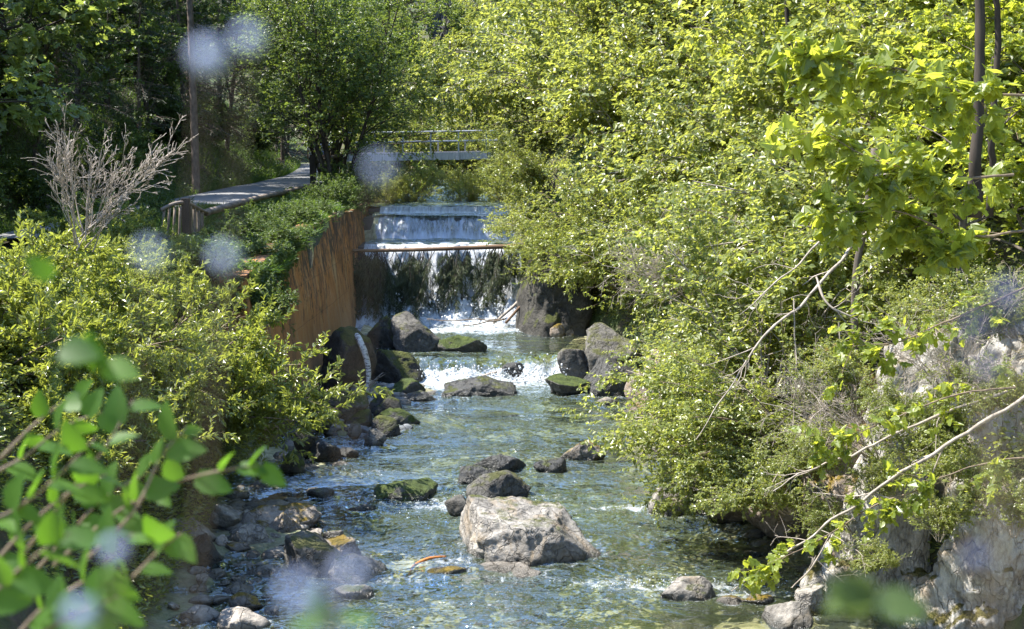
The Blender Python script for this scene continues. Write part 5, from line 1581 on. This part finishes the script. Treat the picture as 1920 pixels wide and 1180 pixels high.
# ------------------------------------------------------------------ near leafy shrub (soft focus), toothed leaves one by one
def toothed_leaf():
    n = 9
    u = np.linspace(0, 1, n)
    w = .40 * np.sin(pi * u ** .75) ** .8
    w[1:-1] += np.where(np.arange(1, n - 1) % 2, .03, -.02)
    up = .09 * np.abs(w) / .4
    cz = -.16 * (u - .3) ** 2
    V = [(a, 0, b) for a, b in zip(u, cz)] + [(a - .03 * (k % 2), x, b + c) for k, (a, x, b, c) in enumerate(zip(u, w, cz, up))] + [(a - .03 * (k % 2), -x, b + c) for k, (a, x, b, c) in enumerate(zip(u, w, cz, up))]
    Fq = []
    for i in range(n - 1):
        Fq.append((i, i + 1, n + i + 1, n + i))
        Fq.append((i + 1, i, 2 * n + i, 2 * n + i + 1))
    return np.array(V), np.array(Fq)
TV, TF = toothed_leaf()
LEAF['toothed'] = (TV, TF)

near = empty('hazel_shrub', (-1.1, 1.9, 4.2), 'close out of focus shrub with large toothed leaves', 'shrub')
rng = np.random.default_rng(601)
twigs = [([(-80, 1180, 1.5), (0, 1100, 1.5), (70, 1040, 1.5), (130, 1000, 1.5)], 8), ([(-80, 1000, 1.8), (20, 960, 1.8), (100, 900, 1.8), (180, 820, 1.8)], 9), ([(-20, 1260, 1.45), (60, 1200, 1.45), (140, 1150, 1.45), (220, 1120, 1.45)], 8), ([(40, 1100, 2.1), (140, 990, 2.1), (200, 930, 2.1), (290, 880, 2.1)], 9), ([(-60, 1260, 1.95), (20, 1080, 1.95), (110, 950, 1.95), (190, 850, 1.9), (250, 750, 1.9)], 9),
         ([(60, 1250, 1.75), (150, 1160, 1.75), (240, 1090, 1.75), (300, 1030, 1.75), (340, 1000, 1.7)], 9),
         ([(100, 1060, 2.0), (220, 960, 2.0), (330, 905, 1.95), (430, 880, 1.9), (500, 872, 1.9)], 9),
         ([(-40, 900, 2.1), (40, 860, 2.1), (120, 800, 2.1), (200, 770, 2.1)], 7),
         ([(-60, 1120, 1.9), (30, 1010, 1.9), (120, 930, 1.9), (200, 890, 1.9)], 7),
         ([(0, 860, 2.2), (60, 800, 2.2), (110, 760, 2.2), (150, 740, 2.2)], 4),
         ([(0, 1230, 1.7), (80, 1140, 1.7), (170, 1080, 1.7), (250, 1000, 1.7)], 7),
         ([(150, 1060, 1.9), (250, 960, 1.9), (300, 860, 1.9), (350, 800, 1.9)], 7)]
LP, LD, LN, LS = [], [], [], []
for ti, (pix, nl) in enumerate(twigs):
    pts = [at_y(*p) for p in pix]
    base = np.array(near.location)
    me, c, r = tube_mesh('stem', [p - base for p in pts], list(np.linspace(.0032, .0011, len(pts))), M['twig'], 6, 6)
    link('stem', me, near)
    m = len(c)
    for k in range(nl):
        i = int((.25 + .74 * k / (nl - 1)) * (m - 1))
        tg = unit(c[min(i + 1, m - 1)] - c[max(i - 1, 0)])
        sd = unit(np.cross(tg, [0, 1, .2])) * (1 if k % 2 else -1)
        LP.append(c[i])
        LD.append(tg * .7 + sd * .8 + rng.normal(0, .25, 3) + np.array([0, -.1, -.1]))
        LN.append(np.array([-.3, -.6, .7]) + rng.normal(0, .35, 3))
        LS.append(.047 * rng.uniform(.75, 1.35) * (.75 if k == nl - 1 else 1))
LS = np.array(LS)
V, Fa, rr = leaves_np(np.array(LP), np.array(LD), np.array(LN), LS, LS * .74, 'toothed', rng)
link('foliage', np_mesh('foliage', V, [Fa], M['leaf_near'], True, {'rnd': ('FACE', rr)}), near)
# stem down to the ground
me, c, r = tube_mesh('stem', [np.array([0, 0, 0]), at_y(-60, 1260, 1.95) - np.array(near.location)], [.009, .006], M['twig'], 6, 4)
link('stem', me, near)

# ------------------------------------------------------------------ wild flowers close to the lens
m_, t_, o_ = new_mat('pale_blue_petal')
p_ = t_.nodes.new('ShaderNodeBsdfPrincipled')
t_.links.new(ramp(t_, noise(t_, 60, 3, .5, texco(t_)), [(.3, (.22, .27, .44)), (.7, (.40, .47, .66))]), p_.inputs['Base Color'])
p_.inputs['Roughness'].default_value = .6
t_.links.new(p_.outputs[0], o_.inputs[0])
M['petal'] = m_
m2, t2, o2 = new_mat('violet_bud')
p2 = t2.nodes.new('ShaderNodeBsdfPrincipled')
t2.links.new(ramp(t2, noise(t2, 60, 3, .5, texco(t2)), [(.3, (.02, .028, .07)), (.7, (.05, .06, .13))]), p2.inputs['Base Color'])
t2.links.new(p2.outputs[0], o2.inputs[0])
M['bud'] = m2
def blossom_mesh(name, seed, rad, mat):
    """a round head of small five petalled florets on a solid core"""
    rng = np.random.default_rng(seed)
    Vc, Fc = ico(2)
    V, Fq, off = [v * rad * .92 * np.array([1, 1, .85]) for v in Vc], [], len(Vc)
    for k in range(16):
        d = unit(rng.normal(0, 1, 3) + np.array([0, 0, .3]))
        c = d * rad * .85
        a = unit(np.cross(d, [.3, .2, 1]))
        b = np.cross(d, a)
        for j in range(5):
            an = j * 2 * pi / 5
            e = a * math.cos(an) + b * math.sin(an)
            s = np.cross(d, e)
            V += [c, c + (e * .6 + s * .35 + d * .3) * rad * .28, c + (e * 1.1 + d * .2) * rad * .28, c + (e * .6 - s * .35 + d * .3) * rad * .28]
            Fq.append((off, off + 1, off + 2, off + 3))
            off += 4
    return np_mesh(name, np.array(V), [Fc, np.array(Fq)], mat)
FLOW = [(390, 105, .50, .0085, 'petal', 'blurred pale blue blossom floating before the spruce trunk'), (465, 72, .52, .007, 'petal', 'blurred pale blue blossom, upper of the pair by the trunk'),
        (421, 482, .54, .0065, 'petal', 'blurred blue blossom before the plants on the wall crown'), (282, 475, .50, .006, 'petal', 'faint blue blossom before the dead bush'), (712, 315, .50, .0055, 'petal', 'faint pale blossom below the bridge end'),
        (655, 1075, .42, .0060, 'petal', 'blurred blue blossom over the low pale rock'), (560, 1110, .40, .0065, 'petal', 'blurred blue blossom over the blue shallows'), (612, 1135, .46, .007, 'bud', 'dark violet flower head among the low blossoms'),
        (1830, 612, .52, .008, 'bud', 'dark blue blossom before the limestone face'), (1890, 555, .55, .010, 'bud', 'dark blue blossom spike by the edge of the view'), (1850, 690, .55, .0085, 'bud', 'dark seed head below the blue blossom'),
        (1905, 605, .55, .007, 'bud', 'small dark blue blossom at the edge of the view'), (1830, 1045, .55, .008, 'bud', 'dark blossom before the broken limestone block'), (215, 1030, .55, .0065, 'petal', 'pale lilac blossom among the toothed leaves'), (150, 1150, .5, .0075, 'petal', 'blurred blue blossom low among the toothed leaves')]
for i, (px, py, y, rad, mt, lab) in enumerate(FLOW):
    if y < .7:
        y, rad = y * .60, rad * .38
    h = at_y(px, py, y)
    side = -.10 if px < 960 else .10
    root = np.array([h[0] + side * 1.2, h[1] - .02, 4.35])
    o = empty('wildflower', root, lab, 'flower', 'wild flowers close to the viewpoint')
    link('blossom', blossom_mesh('blossom', 700 + i, rad, M[mt]), o).location = h - root
    me, c, r = tube_mesh('stem', [root - root, (h - root) * .5 + np.array([side * .25, 0, .1]), h - root], [.0007, .0004, .00018], M['twig'], 5, 8)
    link('stem', me, o)
for i, (px, py, y, lab) in enumerate(((625, 1165, .55, 'soft green leaf pair low in the view'), (1640, 1130, .60, 'soft dark green leaves before the cliff foot'), (190, 690, 1.2, 'soft green leaf before the willow'), (112, 655, 1.1, 'pale green leaf before the willow'), (100, 520, .95, 'single soft leaf near the dead bush'))):
    h = at_y(px, py, y)
    root = np.array([h[0] + (.05 if px > 960 else -.05), y - .02, 4.35])
    o = empty('herb', root, lab, 'plant', 'herbs close to the viewpoint')
    rng = np.random.default_rng(640 + i)
    n = (4, 5, 3, 2, 1)[i]
    s = np.full(n, (.019, .024, .036, .034, .022)[i])
    a = rng.uniform(-.5, 3.6, n)
    V, Fa, rr = leaves_np(np.tile(h - root, (n, 1)), np.stack([np.cos(a), -.2 + 0 * a, .6 * np.sin(a)], -1), np.array([-.2, -.6, .7]) + rng.normal(0, .3, (n, 3)), s, s * .9, 'toothed', rng)
    link('foliage', np_mesh('foliage', V, [Fa], M['leaf_near' if i != 1 else 'leaf_dark'], True, {'rnd': ('FACE', rr)}), o)
    me, c, r = tube_mesh('stem', [root - root, h - root], [.0009, .0005], M['leaf_near'], 5, 6)
    link('stem', me, o)

# ------------------------------------------------------------------ two walkers on the path
def skin_part(name, verts, edges, radii, mat, parent, root=0, sub=1):
    me = bpy.data.meshes.new(name)
    me.from_pydata(verts, edges, [])
    me.materials.append(mat)
    o = link(name, me, parent)
    m = o.modifiers.new('skin', 'SKIN')
    m.use_smooth_shade = True
    lay = me.skin_vertices[0].data if me.skin_vertices else None
    if lay is None:
        bmx = bmesh.new()
        bmx.from_mesh(me)
        bmx.verts.layers.skin.verify()
        bmx.to_mesh(me)
        bmx.free()
        lay = me.skin_vertices[0].data
    for i, r in enumerate(radii):
        lay[i].radius = r if hasattr(r, '__len__') else (r, r)
        lay[i].use_root = i == root
    s = o.modifiers.new('smooth', 'SUBSURF')
    s.levels = s.render_levels = sub
    return o
def flat(name, c, rough=.8):
    return simple_mat(name, tuple(.85 * x for x in c), c, 30, rough, .1, .003)
M['skin'] = flat('skin', (.45, .27, .19), .6)
M['hair'] = flat('dark_hair', (.03, .02, .015))
def person(loc, rz, shirt, trousers, label):
    o = empty('person', loc, label, 'person', None, rz)
    V, E, R = [], [], []
    def add(p, r, to=None):
        V.append(p)
        R.append(r)
        if to is not None:
            E.append((to, len(V) - 1))
        return len(V) - 1
    pel = add((0, 0, .95), (.15, .10))
    wst = add((0, 0, 1.12), (.13, .09), pel)
    ch = add((0, 0, 1.32), (.16, .10), wst)
    nk = add((0, 0, 1.49), .055, ch)
    jaw = add((0, -.02, 1.57), .07, nk)
    hd = add((0, -.01, 1.65), (.078, .09), jaw)
    add((0, 0, 1.73), .055, hd)
    add((0, -.10, 1.62), .014, hd)
    for s in (-1, 1):
        add((s * .078, 0, 1.63), .014, hd)
        sh = add((s * .18, 0, 1.42), .06, ch)
        el = add((s * .24, .03, 1.14), .045, sh)
        wr = add((s * .25, -.05, .90), .03, el)
        pm = add((s * .25, -.06, .84), (.035, .018), wr)
        for f, (dy, ln) in enumerate(((-.03, .07), (-.01, .085), (.012, .08), (.03, .06))):
            a1 = add((s * .25, -.06 + dy, .80), .009, pm)
            add((s * (.25 - .012), -.065 + dy, .80 - ln), .007, a1)
        th = add((s * .235, -.10, .83), .010, pm)
        add((s * .23, -.115, .80), .008, th)
        hp = add((s * .09, 0, .88), .095, pel)
        kn = add((s * .10, -.06 * s, .50), .062, hp)
        an = add((s * .10, .05 * s, .09), .042, kn)
        add((s * .10, .05 * s - .14, .04), .035, an)
    skin_part('body', V, E, R, M['skin'], o)
    sv = [(0, 0, .92), (0, 0, 1.12), (0, 0, 1.32), (0, 0, 1.44)]
    se = [(0, 1), (1, 2), (2, 3)]
    sr = [(.175, .125), (.155, .115), (.185, .125), (.10, .09)]
    for s in (-1, 1):
        b = len(sv)
        sv += [(s * .18, 0, 1.41), (s * .225, .02, 1.22)]
        se += [(2, b), (b, b + 1)]
        sr += [.085, .075]
    skin_part('shirt', sv, se, sr, shirt, o, 1)
    tv, te, tr = [(0, 0, .96)], [], [(.17, .125)]
    for s in (-1, 1):
        b = len(tv)
        tv += [(s * .09, 0, .86), (s * .10, -.06 * s, .50), (s * .10, .05 * s, .10)]
        te += [(0, b), (b, b + 1), (b + 1, b + 2)]
        tr += [.115, .085, .065]
    skin_part('trousers', tv, te, tr, trousers, o)
    skin_part('hair', [(0, .02, 1.70), (0, .05, 1.64), (0, .04, 1.58)], [(0, 1), (1, 2)], [(.09, .09), (.085, .07), .05], M['hair'], o)
    return o
p1, p2 = at_y(586, 262, 69), at_y(609, 258, 71)
person((p1[0], 69, p1[2] - 1.75), pi, flat('white_cloth', (.55, .56, .60)), flat('black_cloth', (.03, .03, .035)), 'walker in a pale t-shirt and dark trousers on the path')
person((p2[0], 71, p2[2] - 1.80), pi, flat('blue_cloth', (.16, .24, .48)), flat('grey_cloth', (.06, .065, .08)), 'walker in a blue shirt on the path')
